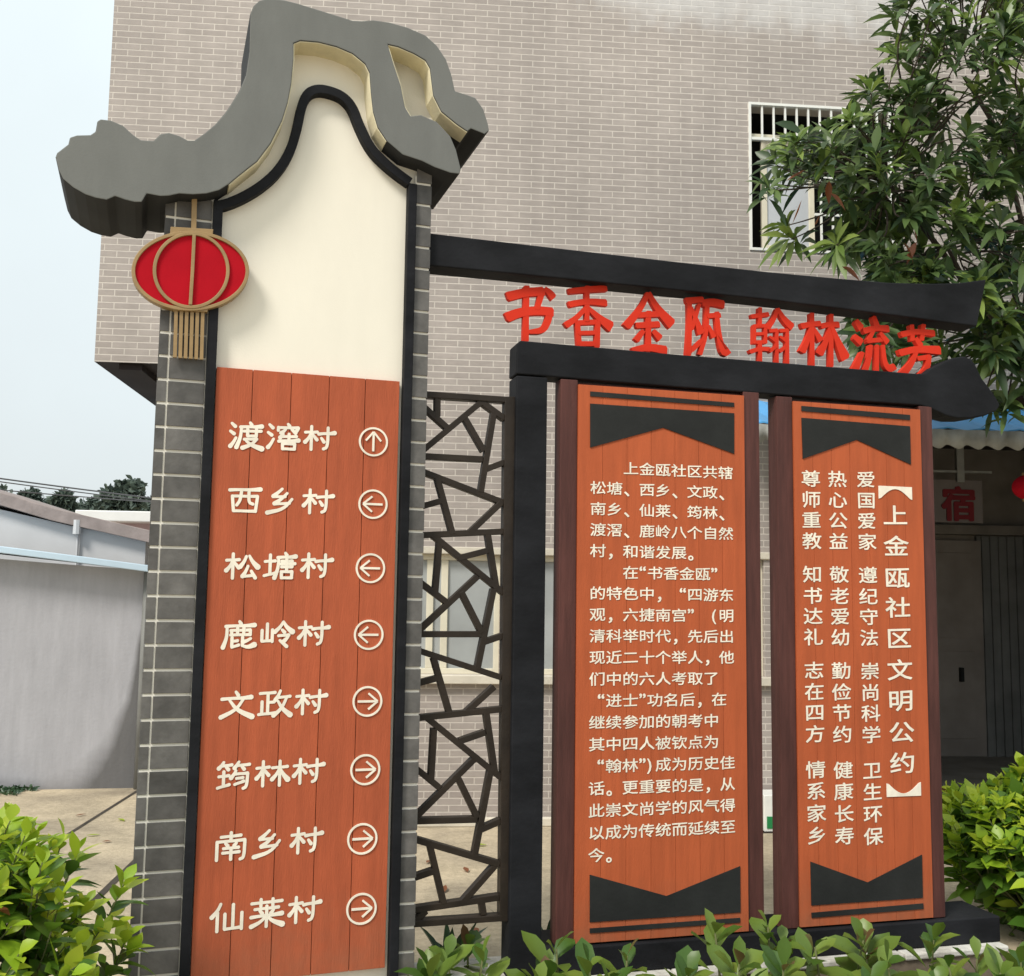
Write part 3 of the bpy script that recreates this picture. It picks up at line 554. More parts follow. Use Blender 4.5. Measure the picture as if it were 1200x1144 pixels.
for u in (a0 + .05, 4.1, 5.6, 7.2):
    br = MB(); br.tube([(u, AWV + .03, za - .03), (u, -.005, zb - .04)], .018); br.build('bracket', M['shutter'], aw)

# hanging plaque in the shade of the shop front
SPV = 2.2
p0, p1 = B(1097, 612, SPV), B(1151, 563, SPV)
sg = Thing('shop_sign', 'grey-white hanging board with one red character in the shade over the shop door', 'sign', B, ((p0[0] + p1[0]) / 2, SPV, p0[1]))
m_ = MB(); m_.box(p0[0] - .55, p1[0], SPV, SPV + .04, p0[1], p1[1]); m_.build('panel', M['plaque'], sg, 0.006)
m_ = MB(); c0, c1 = B(1103, 611, SPV), B(1142, 570, SPV); fit_char(m_, '宿', c0[0], c1[0], c0[1], c1[1], SPV - .012, SPV - .002, 0.035); m_.build('lettering', M['plaquered'], sg)
m_ = MB(); h0 = B(1120, 548, SPV); h1 = B(1127, 572, SPV); m_.box(h0[0], h1[0] + .02, SPV - .03, SPV + .02, p1[1] - .03, ZS - .0); 
hz = B(1125, 553, SPV)[1]; m_.box(p0[0] - .55, p1[0] + .1, SPV - .02, SPV + .0, hz - .012, hz + .012); m_.build('hanger', M['sheet'], sg)

# red lantern at the awning, right edge of the view
lv = -0.75; c = B(1206, 571, lv); ln = Thing('red_lantern', 'small round red lantern with gold caps hanging under the blue awning', 'lantern', B, (c[0], lv, c[1]))
R_ = 0.118
m_ = MB(); m_.lathe((c[0], lv, c[1]), [(R_ * sin(a) * 1.05, -R_ * .85 * cos(a)) for a in [pi * (0.12 + .76 * i / 12) for i in range(13)]], 24)
lo = m_.build('lantern_body', M['lantern'], ln, smooth=True)
for s__ in (1, -1): m_ = MB(); m_.lathe((c[0], lv, c[1] + s__ * R_ * .83), [(.05, -.014), (.05, .014)], 16); m_.build('cap', M['gold'], ln)
m_ = MB(); m_.tube([(c[0], lv, c[1] + R_ * .8), (c[0], lv, za + .06)], .004)
m_.build('cord', M['gold'], ln)
m_ = MB()
for i in range(14):
    a = 2 * pi * i / 14; m_.tube([(c[0] + .03 * cos(a), lv + .03 * sin(a), c[1] - R_ * .8), (c[0] + .035 * cos(a), lv + .035 * sin(a), c[1] - R_ * .8 - .12)], .004, k=4)
m_.build('tassel', M['gold'], ln)

# small white and green box standing by the wall, seen between the two boards
c0, c1 = B(896, 975, -.3), B(914, 932, -.3)
bx = Thing('utility_box', 'small white and green box seen in the gap between the two boards', 'box', B, ((c0[0] + c1[0]) / 2, -.3, 0))
m_ = MB(); m_.box(c0[0], c1[0] + .1, -.3, -.05, c0[1], c1[1]); m_.build('body', M['white'], bx, 0.006)
zg = B(905, 957, -.3)[1], B(905, 971, -.3)[1]; m_ = MB(); m_.box(c0[0] + .02, c1[0] + .08, -.306, -.3, zg[1], zg[0]); m_.build('panel', M['green'], bx)
m_ = MB(); m_.box(c0[0] - .04, c1[0] + .14, -.32, -.03, c0[1] - .05, c0[1] - .002)
for u in (c0[0], c1[0] + .06): m_.box(u, u + .04, -.3, -.26, 0, c0[1] - .05); m_.box(u, u + .04, -.1, -.06, 0, c0[1] - .05)
m_.build('stand', M['lattice'], bx)

# ================================================================== DIRECTORY PILLAR
pil = Thing('direction_pillar', 'tall gable-shaped pillar with a grey curled roof, cream face and orange-red village directory', 'sign', P, (-0.59, 0.1, 0))
DT = 0.30
UA, UB, UC, UD = -1.132, -0.945, -0.910, -0.152      # left tile column, black strip, cream face
UE, UF, UG = -0.142, -0.108, -0.036
core = MB()
gable = P.many([(246, 236), (262, 216), (296, 192), (328, 120), (338, 30), (420, 36), (515, 85), (528, 140), (512, 172), (497, 196)])
core.prism([(UB, 0.0), (UF, 0.0), (UF, 3.45)] + [gable[9], gable[8], gable[7], gable[6], gable[5], gable[4], gable[3], gable[2], gable[1]] + [(UB, 3.36)], 0.0, DT)
core.build('face_panel', M['cream'], pil)
cl = MB(); cl.box(UA + .004, UB, -.022, DT + .01, 0, 3.44); cl.box(UF, UG - .004, -.022, DT + .01, 0, 3.62); cl.build('column', M['grout'], pil)
tl = MB(); GR = .0055; TH = (2.8326 - 2.7334 + 2.7334 - 2.4539) / 4 ; z = 2.7334 - TH * 40
while z < 3.6:
    za_, zb_ = max(z + GR, 0.0), z + TH - GR
    if zb_ > 0.02:
        if z < 3.36:
            tl.box(UA, UA + .036, -.026, -.0225, za_, zb_); tl.box(UA + .043, UB - .007, -.028, -.0215, za_, zb_)
            tl.box(UA, UA + .0045, -.022, .10, za_, zb_); tl.box(UA, UA + .0045, .107, DT + .005, za_, zb_)
        tl.box(UF + .006, UG, -.028, -.0215, za_, zb_); tl.box(UG - .0045, UG, -.0215, .10, za_, zb_); tl.box(UG - .0045, UG, .107, DT + .005, za_, zb_)
    z += TH
tl.build('facing_tile', M['tile'], pil, 0.0012)
# roof
outl = [(257, 223), (242, 227), (226, 228), (210, 227), (198, 229.6), (188, 230), (172, 227), (169, 232), (166, 237), (158, 237), (146, 234), (135, 230), (125, 234.4), (112, 232), (100, 228), (86, 220), (74, 210), (69, 200), (65, 184), (67, 179), (80, 169), (82, 161), (90, 158.4), (106, 158), (112, 154), (114, 142), (118, 139.6), (130, 141), (144, 147), (156, 158), (165, 164), (180, 165), (188, 157), (198, 155.4), (210, 159), (220, 164.4), (228, 164.4), (240, 156), (252, 146), (264, 132), (272, 120), (281, 105), (288, 88), (292, 61), (293.3, 16), (297.3, 6.7), (304, 0.5), (315, -2), (333, 0), (349, 4), (370.7, 10.7), (392, 17.3), (413.3, 24), (424, 24.5), (437.3, 23.5), (456, 26), (477.3, 32), (498.7, 41.3), (512, 53.3), (522.7, 69.3), (529.3, 88), (533.3, 106.7), (546.7, 110.7), (557.3, 114.7), (566.7, 128), (572, 145.3), (573.3, 153.3), (568, 157.3), (552, 150.7)]
inlet2 = [(548, 154), (536, 146), (517.3, 130.7), (508, 112), (504, 80), (498.7, 70.7), (485.3, 62.7), (466.7, 54.7), (454.7, 52), (456, 57.3), (461.3, 74.7), (469.3, 98.7), (474.7, 125.3), (481.3, 136)]
tip = [(493.3, 134.7), (512, 142.7), (528, 160), (534.7, 176), (540, 197.3), (538.7, 204), (528, 202.7), (509.3, 196), (494.7, 188.8)]
inlet1 = [(472, 181.3), (453.3, 165.3), (442.7, 149.3), (437.3, 130.7), (434.7, 106.7), (433.3, 85.3), (428, 74.7), (413.3, 62.7), (394.7, 54.7), (373.3, 49.3), (352, 47.5), (344, 50.7), (344, 69.3), (341.3, 98.7), (337.3, 120), (330.7, 141.3), (317.3, 168), (301.3, 189.3), (290, 198), (280, 206), (268, 216)]
def smooth_line(pts, it=1):
    for _ in range(it):
        o = [pts[0]]
        for a, b in zip(pts, pts[1:]): o += [(a[0] * .75 + b[0] * .25, a[1] * .75 + b[1] * .25), (a[0] * .25 + b[0] * .75, a[1] * .25 + b[1] * .75)]
        o.append(pts[-1]); pts = o
    return pts
RV = -0.115
full = outl + inlet2 + tip + inlet1
rm = MB(); rm.prism(P.many(full, RV), RV, DT + .04); rm.m[1:] = [1] * (len(rm.m) - 1)          # grey front face, near-black colour on all sides and the back
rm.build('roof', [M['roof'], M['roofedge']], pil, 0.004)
rv = MB(); rv.strip(P.many(inlet2[:], RV), .008, RV + .006, .0); rv.strip(P.many(inlet1[1:], RV), .008, RV + .006, .0)
rv.build('roof_reveal', M['cream_dirty'], pil)
ib = MB(); ib.prism(P.many([(545, 150), (517, 125), (508, 80), (485, 55), (450, 48), (465, 110), (481, 140), (505, 138), (525, 156)], .0), .0, DT - .02); ib.build('recess_back', M['cream'], pil)
# black trim
tr = MB(); tr.box(UB - .003, UC, -.045, .005, 0, 3.39); tr.box(UE, UF + .003, -.045, .005, 0, 3.575)
line = smooth_line([(252, 241), (266, 238.5), (286, 230), (306, 218), (325.5, 201), (340.5, 177), (348.5, 150), (353.5, 124), (360, 109), (372, 103.3), (388, 106), (403, 112.5), (414, 125), (421, 145), (434, 172), (450, 189), (465, 201.5), (481, 213)], 2)
tr.strip(P.many(line, -.045), .039, -.046, .004)
tr.build('trim', M['black'], pil, 0.003)
# directory board of five planks
bu0, bu1, bz0, bz1 = -0.908, -0.156, 0.315, 2.705
dbm = MB(); edges = [bu0, P(296, 436)[0], P(341, 439)[0], P(385, 443)[0], P(427, 446)[0], bu1]
for a, b in zip(edges, edges[1:]): dbm.box(a + .0012, b - .0012, -.03, .0, bz0, bz1)
dbo = dbm.build('direction_board', M['board'], pil, 0.0016)
rows = [('渡滘村', 268, 395, 512), ('西乡村', 267, 393, 587), ('松塘村', 263, 392, 663), ('鹿岭村', 260, 388, 743), ('文政村', 257, 385, 824), ('筠林村', 254, 382, 906), ('南乡村', 250, 380, 988), ('仙莱村', 246, 378, 1070)]
circ = [(437.5, 518, 'u'), (437, 591, 'l'), (434, 666, 'l'), (432, 744, 'l'), (430.5, 822, 'r'), (428, 902, 'r'), (424.5, 983, 'r'), (423.5, 1065, 'r')]
FV = -.0305
for txt, x0, x1, yc in rows:
    m_ = MB(); u0, zc = P(x0, yc, FV); u1, _z = P(x1, yc, FV); pitch = (u1 - u0) / 2.93
    zc = P((x0 + x1) / 2, yc, FV)[1]
    for i, ch in enumerate(txt): brush_char(m_, ch, u0 + pitch * (i + .45), zc + .004 * (i - 1), pitch * .86, pitch * .72, FV)
    m_.build('village_name', M['letter'], (pil, dbo))
for x_, y_, d_ in circ:
    u, z = P(x_, y_, FV); r = .0575; m_ = MB()
    m_.strip([(u + r * cos(2 * pi * i / 40), z + r * sin(2 * pi * i / 40)) for i in range(40)], .008, FV - .004, FV, True)
    a = {'u': pi / 2, 'l': pi, 'r': 0}[d_]; tip_ = (u + .042 * cos(a), z + .042 * sin(a))
    m_.bar((u - .04 * cos(a), z - .04 * sin(a)), tip_, .009, FV - .004, FV)
    for s__ in (1, -1):
        b_ = a + s__ * radians(140); m_.bar(tip_, (tip_[0] + .05 * cos(b_), tip_[1] + .05 * sin(b_)), .008, FV - .0043 - .0002 * s__, FV)
    m_.build('arrow_mark', M['letter'], (pil, dbo))

# ================================================================== FLAT LANTERN on the pillar
LV = -.062
fl_ = Thing('flat_lantern', 'flat red and gold lantern cut-out hanging under the roof of the pillar', 'lantern', P, (*[P(223, 318, LV)[0]], LV, P(223, 318, LV)[1]))
def ell(cx, cy, rx, ry, v, n=64): return P.many([(cx + rx * cos(2 * pi * i / n), cy - ry * sin(2 * pi * i / n)) for i in range(n)], v)
m_ = MB(); m_.prism(ell(223, 318, 66.5, 44.5, LV), LV, LV + .03); m_.build('lantern_body', M['lantern'], fl_)
m_ = MB(); m_.strip(ell(223, 318, 66.8, 44.8, LV), .014, LV - .008, LV + .034, True); m_.strip(ell(224, 317.5, 43, 43, LV), .0135, LV - .010, LV + .002, True)
m_.strip(P.many([(227.5, 276), (225.5, 318), (223, 358)], LV), .0135, LV - .012, LV + .001)
m_.build('rim', M['gold'], fl_, 0.002)
m_ = MB(); m_.prism(P.many([(200, 266), (250, 269), (249, 278), (199, 275)], LV), LV - .005, LV + .028); m_.build('cap', M['gold'], fl_, 0.002); m_ = MB(); m_.prism(P.many([(204, 358), (244, 360), (243, 366), (203, 364)], LV), LV - .004, LV + .027); m_.build('cap', M['gold'], fl_, 0.002)
m_ = MB()
for i in range(6):
    xx = 206.5 + i * 6.25; m_.strip(P.many([(xx, 362 + .4 * i), (xx - 1.6, 418.5 + i * .5)], LV), .0135, LV + .004, LV + .018)
m_.build('tassel', M['gold'], fl_)
m_ = MB(); m_.strip(P.many([(228, 230), (227, 270)], LV), .020, LV, LV + .022); m_.build('hanging_strap', M['gold'], fl_, .001)

# ================================================================== NOTICE FRAME, SLOGAN BEAM, BOARDS
BD = 0.13
sb = Thing('slogan_beam', 'black upper beam with an upturned end carrying a row of red cut-out characters', 'sign', Q, (1.4, .065, 3.2))
m_ = MB(); m_.prism(Q.many([(500, 272.7), (600, 284.5), (700, 296), (800, 307.5), (900, 318.5), (980, 326), (1040, 331), (1090, 332.5), (1125, 331.5), (1156, 327.5), (1151, 352), (1145, 382.5), (1100, 376.5), (1060, 371), (1000, 363.5), (900, 351), (800, 340.5), (700, 330.5), (600, 320.5), (500, 311)]), 0, BD)
m_.build('beam', M['black'], sb, 0.006)
ZA = lambda x, y: (580 + x / 4.286, 320 + y / 4.286)
ZB = lambda x, y: (840 + x / 3.333, 320 + y / 3.333)
SLOGAN = [
 ('书', ZA, [[(68, 118, 46), (150, 98, 42), (240, 92, 44)], [(236, 92, 34), (226, 130, 30), (212, 180, 24)], [(252, 80, 22), (275, 100, 34), (292, 122, 36)], [(64, 222, 50), (130, 196, 44), (220, 188, 42), (286, 196, 44)], [(276, 196, 36), (264, 250, 34), (240, 290, 34), (172, 296, 20)], [(158, 70, 32), (156, 200, 30), (154, 340, 32)]]),
 ('香', ZA, [[(372, 92, 26), (460, 84, 30), (556, 78, 30)], [(374, 158, 30), (460, 142, 28), (556, 150, 34)], [(462, 70, 26), (462, 240, 24)], [(455, 178, 22), (410, 226, 26), (358, 262, 34)], [(470, 178, 20), (530, 232, 34), (580, 268, 52)], [(414, 246, 26), (424, 372, 26)], [(414, 250, 24), (518, 246, 24)], [(516, 246, 26), (512, 372, 28)], [(420, 302, 20), (512, 300, 20)], [(420, 356, 24), (512, 356, 24)]]),
 ('金', ZA, [[(768, 104, 24), (730, 180, 28), (662, 266, 42)], [(772, 104, 24), (815, 180, 34), (884, 254, 52)], [(716, 212, 26), (824, 206, 28)], [(712, 264, 28), (822, 258, 30)], [(770, 196, 28), (770, 392, 28)], [(744, 292, 22), (712, 336, 30)], [(798, 294, 24), (828, 326, 34)], [(692, 388, 26), (770, 372, 36), (856, 388, 40)]]),
 ('瓯', ZA, [[(962, 140, 28), (1042, 134, 28)], [(976, 130, 24), (978, 270, 22), (970, 412, 28)], [(1026, 158, 18), (1004, 230, 20), (986, 282, 22)], [(986, 176, 16), (1012, 240, 24), (1034, 300, 36)], [(974, 398, 22), (1010, 368, 24), (1038, 338, 18)], [(1046, 152, 34), (1096, 146, 36), (1146, 158, 36)], [(1066, 160, 24), (1062, 300, 24), (1030, 408, 22)], [(1068, 216, 22), (1128, 212, 24)], [(1112, 200, 24), (1124, 320, 26), (1148, 408, 36), (1172, 392, 30)], [(1072, 268, 16), (1098, 320, 26)]]),
 ('翰', ZB, [[(136, 170, 15), (200, 162, 16)], [(168, 138, 15), (168, 206, 14)], [(146, 206, 13), (146, 274, 13)], [(146, 208, 13), (192, 206, 13)], [(190, 206, 13), (190, 274, 13)], [(146, 238, 11), (190, 237, 11)], [(146, 270, 13), (190, 270, 13)], [(130, 308, 16), (165, 296, 14), (204, 298, 16)], [(168, 270, 15), (168, 350, 16)], [(236, 142, 14), (222, 180, 18), (198, 214, 22)], [(238, 142, 14), (262, 182, 22), (292, 210, 28)], [(206, 226, 13), (236, 224, 13)], [(234, 224, 13), (234, 352, 15)], [(208, 250, 10), (230, 264, 14)], [(206, 306, 14), (230, 288, 11)], [(246, 226, 13), (276, 224, 13)], [(274, 224, 14), (274, 354, 16)], [(248, 250, 10), (270, 264, 14)], [(246, 306, 14), (270, 288, 11)]]),
 ('林', ZB, [[(332, 208, 22), (366, 200, 18), (402, 198, 20)], [(370, 160, 18), (372, 368, 18)], [(366, 214, 14), (354, 264, 18), (334, 306, 26)], [(378, 218, 13), (404, 262, 24)], [(408, 208, 20), (440, 200, 18), (474, 202, 22)], [(446, 164, 18), (446, 364, 18)], [(442, 214, 14), (426, 270, 20), (402, 314, 30)], [(450, 214, 14), (472, 270, 24), (500, 330, 40)]]),
 ('流', ZB, [[(544, 190, 20), (562, 214, 26)], [(538, 250, 20), (562, 270, 26)], [(568, 312, 16), (554, 345, 22), (540, 376, 28)], [(612, 172, 18), (624, 206, 22)], [(576, 226, 22), (620, 214, 18), (668, 218, 24)], [(612, 224, 14), (592, 264, 16)], [(588, 266, 15), (658, 258, 16)], [(638, 236, 14), (664, 270, 22)], [(600, 284, 15), (596, 335, 16), (576, 386, 22)], [(625, 284, 15), (624, 384, 16)], [(648, 284, 15), (654, 350, 18), (672, 378, 24), (692, 366, 24)]]),
 ('芳', ZB, [[(722, 240, 20), (780, 228, 18), (846, 236, 22)], [(760, 206, 18), (764, 262, 16)], [(806, 204, 18), (800, 262, 16)], [(778, 258, 16), (796, 284, 22)], [(716, 312, 24), (780, 296, 22), (868, 302, 30)], [(780, 304, 16), (762, 352, 20), (726, 396, 28)], [(786, 334, 16), (832, 328, 18)], [(828, 326, 18), (822, 372, 20), (800, 398, 22)]]),
]
for ch, zf, strokes in SLOGAN:
    m_ = MB(); zs_ = 4.286 if zf is ZA else 3.333; k = Q(700, 380, .05); k2 = Q(701, 380, .05) if zf is ZA else None
    c_ = zf(*strokes[0][0][:2]); sc_ = (Q(c_[0] + 1, c_[1], .05)[0] - Q(c_[0], c_[1], .05)[0]) / zs_
    for i, st_ in enumerate(strokes):
        brush_stroke(m_, st_, lambda x, y: Q(*zf(x, y), .05)[0], lambda x, y: Q(*zf(x, y), .05)[1], sc_, .045 + .0004 * (i % 7), .028)
    m_.build('slogan_character', M['red_letter'], sb)
nf = Thing('notice_stand', 'black timber frame with a thick post, an upturned lower beam and a base block', 'frame', Q, (.44, .065, 0))
pu0, pu1 = Q(605, 470)[0], Q(641.5, 470)[0]
zbt = Q(642, 442)[1]
m_ = MB(); m_.box(pu0, pu1, 0, BD, 0, zbt - .002); m_.build('post', M['black'], nf, 0.006)
m_ = MB(); m_.prism(Q.many([(606, 402.5), (610, 399), (700, 407), (800, 416), (896, 423.5), (1000, 432), (1075, 438), (1084, 437.5), (1092, 431), (1105, 425), (1117, 419.5), (1130, 417.5), (1138, 420.6), (1143, 427), (1151, 443.7), (1159, 454), (1168, 467), (1172, 475), (1168, 481.5), (1155, 487), (1138, 490), (1122, 490), (1109, 487), (1092, 479), (1080, 475), (1000, 469.5), (900, 461.5), (800, 454), (700, 446), (642, 441), (605, 438)]), 0, BD); m_.build('lower_beam', M['black'], nf, 0.006)
pz1 = .333; KZ = .215
m_ = MB(); m_.box(pu1 + .01, 2.765, -.03, .24, KZ + .002, pz1); m_.build('base_block', M['black'], nf, 0.006)

def notice(name, label, ul, ur, ol, orr, z0, z1, zo0, zo1):
    t = Thing(name, label, 'notice board', Q, ((ul + ur) / 2, .065, z0))
    m_ = MB(); m_.box(ul, ol, 0, .085, z0, z1); m_.box(orr, ur, 0, .085, z0, z1); m_.box(ol, orr, .03, .08, z0 + .005, z1 - .005); m_.build('frame', M['maroon'], t, 0.003)
    bo = MB(); n = 7
    for i in range(n):
        a, b = ol + (orr - ol) * i / n, ol + (orr - ol) * (i + 1) / n; bo.box(a + .0006, b - .0006, -.010, .028, zo0, zo1)
    return t, bo.build('panel', M['sign_board'], t, 0.0009)
EV = -.0105
# left board
lb0, lb1 = Q(657, 600)[0], Q(889, 600)[0]; lo0, lo1 = Q(676, 600)[0], Q(871.5, 600)[0]
nb1, nbp = notice('notice_board', 'wide left notice board with long cream text in rows on orange-red planks', Q(657, 470)[0], Q(889.5, 470)[0], Q(677, 470)[0], Q(871, 470)[0], .336, Q(700, 446)[1] - .004, .342, 2.752)
def shapes(t, polys, name):
    m_ = MB()
    for p in polys: m_.prism(Q.many(p, EV), EV - .004, EV)
    m_.build(name, M['ink'], t)
shapes(nb1, [[(691.5, 458.9), (860, 472.2), (860, 477.2), (691.5, 464.6)], [(691.5, 473.2), (860, 484.5), (860, 532), (777, 501.5), (691.5, 524.7)]], 'header_band')
shapes(nb1, [[(691, 1025), (781, 1050), (867, 1015), (867.4, 1069), (691, 1080.6)], [(691, 1088), (867, 1075.5), (867, 1081), (691, 1093.5)]], 'footer_band')
nb2, nbp2 = notice('notice_board', 'narrower right notice board with vertical columns of cream characters on orange-red', Q(910, 480)[0], Q(1092, 480)[0], Q(928.5, 480)[0], Q(1077, 480)[0], .336, Q(1000, 469.5)[1] - .004, .342, 2.742)
shapes(nb2, [[(939, 475.9), (1066, 486.5), (1066, 492.5), (939, 482)], [(939, 489.8), (1066, 499.8), (1067, 544.6), (1003.6, 515.7), (940.5, 538)]], 'header_band')
shapes(nb2, [[(949.5, 1009.6), (1016.7, 1034), (1080, 1001.6), (1081, 1052), (950.6, 1061)], [(950.6, 1069.6), (1081.5, 1058.6), (1082, 1065), (951, 1075.6)]], 'footer_band')
# writing of the left board
lines = ['　　上金瓯社区共辖', '松塘、西乡、文政、', '南乡、仙莱、筠林、', '渡滘、鹿岭八个自然', '村，和谐发展。', '　　在“书香金瓯”', '的特色中， “四游东', '观，六捷南宫”  （明', '清科举时代，先后出', '现近二十个举人，他', '们中的六人考取了', ' “进士”功名后，在', '继续参加的朝考中', '其中四人被钦点为', ' “翰林”)成为历史佳', '话。更重要的是，从', '此崇文尚学的风气得', '以成为传统而延续至', '今。']
tu0, tz0 = Q(691.5, 549 - 5, EV); tu1, _ = Q(859, 560, EV); _, tz1 = Q(703, 1002, EV)
em = (tu1 - tu0) / 9; tz0 = (Q(780, 551, EV)[1]); m_ = MB()
for i, ln_ in enumerate(lines):
    z = tz0 + (tz1 - tz0) * i / (len(lines) - 1); u = tu0
    for ch in ln_:
        adv = .5 if ch in ' “”)（' else 1
        if ch == '（': put_char(m_, '(', u + em * .5, z + em * .06, em * .95, em * .9, EV, .003, .02)
        elif ch == ')': put_char(m_, ')', u + em * .5, z + em * .06, em * .95, em * .9, EV, .003, .02)
        elif ch in '“”': put_char(m_, ch, u + em * .52, z + em * .06, em * 1.0, em * .95, EV, .003, .03)
        elif ch in '，。、': put_char(m_, ch, u + em * .55, z - em * .03, em * 1.0, em * .9, EV, .003, .025)
        elif ch not in ' 　': put_char(m_, ch, u + em / 2, z, em * 1.0, em * .80, EV, .003, .012, 0.18)
        u += adv * em
m_.build('lettering', M['letter'], nb1)
# writing of the right board
m_ = MB()
def colm(txt, xt, xb, ys, w_, h_, bold):
    for i, (ch, y) in enumerate(zip(txt, ys)):
        x = xt + (xb - xt) * (y - ys[0]) / (ys[-1] - ys[0]); u, z = Q(x, y, EV); put_char(m_, ch, u, z, w_ * 1.03, h_ * .94, EV, .003, bold * .58, 0.18)
y4 = [561, 585.5, 609.5, 634, 673, 698, 722, 746.5, 785.5, 810.5, 835, 860, 902, 927, 953, 979]
colm('尊师重教知书达礼志在四方情系家乡', 950, 957, y4, .102, .088, .024)
colm('热心公益敬老爱幼勤俭节约健康长寿', 981, 989.5, [y + .5 for y in y4], .102, .088, .024)
colm('爱国爱家遵纪守法崇尚科学卫生环保', 1014.5, 1023.5, [y + 1 for y in y4], .102, .088, .024)
colm('上金瓯社区文明公约', 1049, 1057.5, [604, 640, 677, 712, 748, 785, 821, 858, 894], .138, .110, .026)
for (yy, s__, xx) in ((577, 1, 1049), (926, -1, 1059)):
    u, z = Q(xx, yy, EV); hw = .092
    poly = [(u - hw, z + s__ * .028), (u + hw, z + s__ * .028), (u + hw, z - s__ * .034)] + [(u + hw - .012 - (2 * hw - .024) * i / 10, z - s__ * (.030 - .045 * sin(pi * i / 10))) for i in range(11)] + [(u - hw, z - s__ * .034)]
    m_.prism(poly, EV - .003, EV)
m_.build('lettering', M['letter'], nb2)
# kerb of the planting bed under the frame
kt = Thing('planter_kerb', 'low whitewashed kerb running under the black base of the notice boards', 'kerb', Q, (1.5, 0, 0))
m_ = MB()
for i in range(5): m_.box(-.03 + i * .56, -.03 + i * .56 + .555, -.085, .30, KZ - .03, KZ)
m_.build('kerb_cap', M['kerb'], kt, 0.008)
m_ = MB(); m_.box(-.03, 2.765, -.07, .28, 0, KZ - .03); m_.build('kerb_body', M['kerbside'], kt)  # body in a darker brown than the pale cap

# ================================================================== LATTICE SCREEN
la = Thing('lattice_screen', 'dark brown open lattice of crazed crossing bars between pillar and post', 'screen', Q, (.18, .06, .36))
LA0, LA1 = .03, .075
fr = MB()
for p in ([(496, 458.3), (595, 465), (595, 472), (496, 465.8)], [(484, 1079), (592, 1072), (592, 1079.5), (484, 1087)]): fr.prism(Q.many(p, LA0), LA0 - .004, LA1 + .004)
fr.prism(Q.many([(591.5, 465), (606, 465), (606, 1080), (585.5, 1080)], LA0), LA0 - .006, LA1 + .006)
fr.build('frame', M['lattice'], la, 0.003)
lat = MB()
segs = [((513.2, 464), (513, 488)), ((496, 475.5), (524.5, 501)), ((497, 527), (565.5, 470)), ((564, 470), (592, 490.5)), ((580, 480), (564, 577)), ((544, 487.5), (567.8, 528.5)), ((494, 534.2), (566, 538)), ((570, 549.8), (593, 541)), ((493, 551.4), (591, 589)), ((512.8, 559.5), (531, 626)), ((493, 593.7), (518, 586.8)), ((588, 589), (550, 625)), ((490, 627.3), (591, 622.7)),
        ((571.7, 622), (582.6, 690)), ((508, 627.5), (592, 696)), ((515.8, 632), (510.5, 696)), ((491, 681), (523.5, 705.5)), ((492, 739), (560.5, 675.5)), ((537, 654.3), (573, 645)), ((541, 693.5), (565.5, 742)), ((490, 743.5), (565, 743.5)), ((579.2, 690), (560, 785)), ((566, 753.3), (592, 744.4)), ((489, 762), (588, 794.2)), ((508.6, 771), (528, 838)), ((488, 801.6), (517, 794)), ((580, 805), (546, 836)), ((488, 842), (589, 831.4)),
        ((570.3, 834), (581, 908)), ((500, 841), (588.5, 912.5)), ((509.2, 854), (505.5, 918)), ((486, 899.5), (516.5, 924.5)), ((486, 960), (557.5, 889)), ((539, 869.2), (569, 858.8)), ((537.6, 912.5), (560.3, 959)), ((484, 963), (560, 961)), ((575.8, 902), (556.5, 1005)), ((563, 973.2), (587, 962.6)), ((482, 983), (586, 1013.5)), ((504.2, 990.5), (520.7, 1060)), ((481, 1031), (509.5, 1021.3)), ((581, 1015), (543, 1058)), ((482, 1067.5), (586, 1052.2)), ((565, 1056), (567.5, 1073)), ((500, 1068), (488, 1080))]
for i, (a, b) in enumerate(segs): lat.bar(Q(*a, LA0), Q(*b, LA0), .026, LA0 + .0003 * (i % 9), LA1 - .0003 * (i % 7))
lat.build('lattice_bar', M['lattice'], la, 0.002)

# ================================================================== LEFT: SHED, HOUSE, FAR ROOF, WIRES
sh_ = Thing('white_shed', 'low pale whitewashed shed wall with a light blue sheet eave and damp stains', 'shed', L, (0, 0, 0))
e = [L(x, y) for x, y in ((-140, 648), (0, 655), (60, 660), (110, 664), (169, 668))]
m_ = MB(); m_.prism([(e[0][0] - 3, 0), (e[-1][0], 0), e[-1], e[3], e[2], e[1], e[0], (e[0][0] - 3, e[0][1] + .3)], 0, 3.0); m_.build('wall', M['shed'], sh_)
m_ = MB(); e = [L(x, y, -.25) for x, y in ((-140, 624), (0, 640), (60, 647.5), (110, 654), (182, 663.5))]
top = e; bot = [(u, z - .062) for u, z in e]
m_.prism([(e[0][0] - 3, e[0][1] + .35)] + top + bot[::-1] + [(e[0][0] - 3, e[0][1] + .28)], -.25, 3.2); m_.build('roof', M['paleblue'], sh_, 0.008)
m_ = MB(); p_ = L(166, 870); m_.tube([(p_[0] - .01, -.06, 0), (p_[0] - .01, -.06, 2.0)], .035, k=8); m_.build('drain_pipe', M['shutter'], sh_, smooth=True)
ms_ = MB(); random.seed(5)
for i in range(900):
    u = L(random.uniform(-160, 30) if i % 3 else random.uniform(-160, 44), 925)[0]; p = L.o + L.u * u + L.n * -random.uniform(.02, .30 if i % 3 else .14)
    ms_.leaf(p, Vector((random.uniform(-1, 1), random.uniform(-1, 1), 1.2)), Vector((0, -1, .3)), random.uniform(.04, .11), random.uniform(.015, .03), .4, .2)
structure(ms_.build('weeds', M['strapleaf']), 'dark green weeds along the foot of the white shed wall', 'weeds', 'stuff')
H2 = Plane((-5.5, 13.5), 8)
hs = Thing('gabled_house', 'pale plaster gable with a weathered brown sloping roof edge behind the shed', 'house', H2, (-1.5, 0, 0))
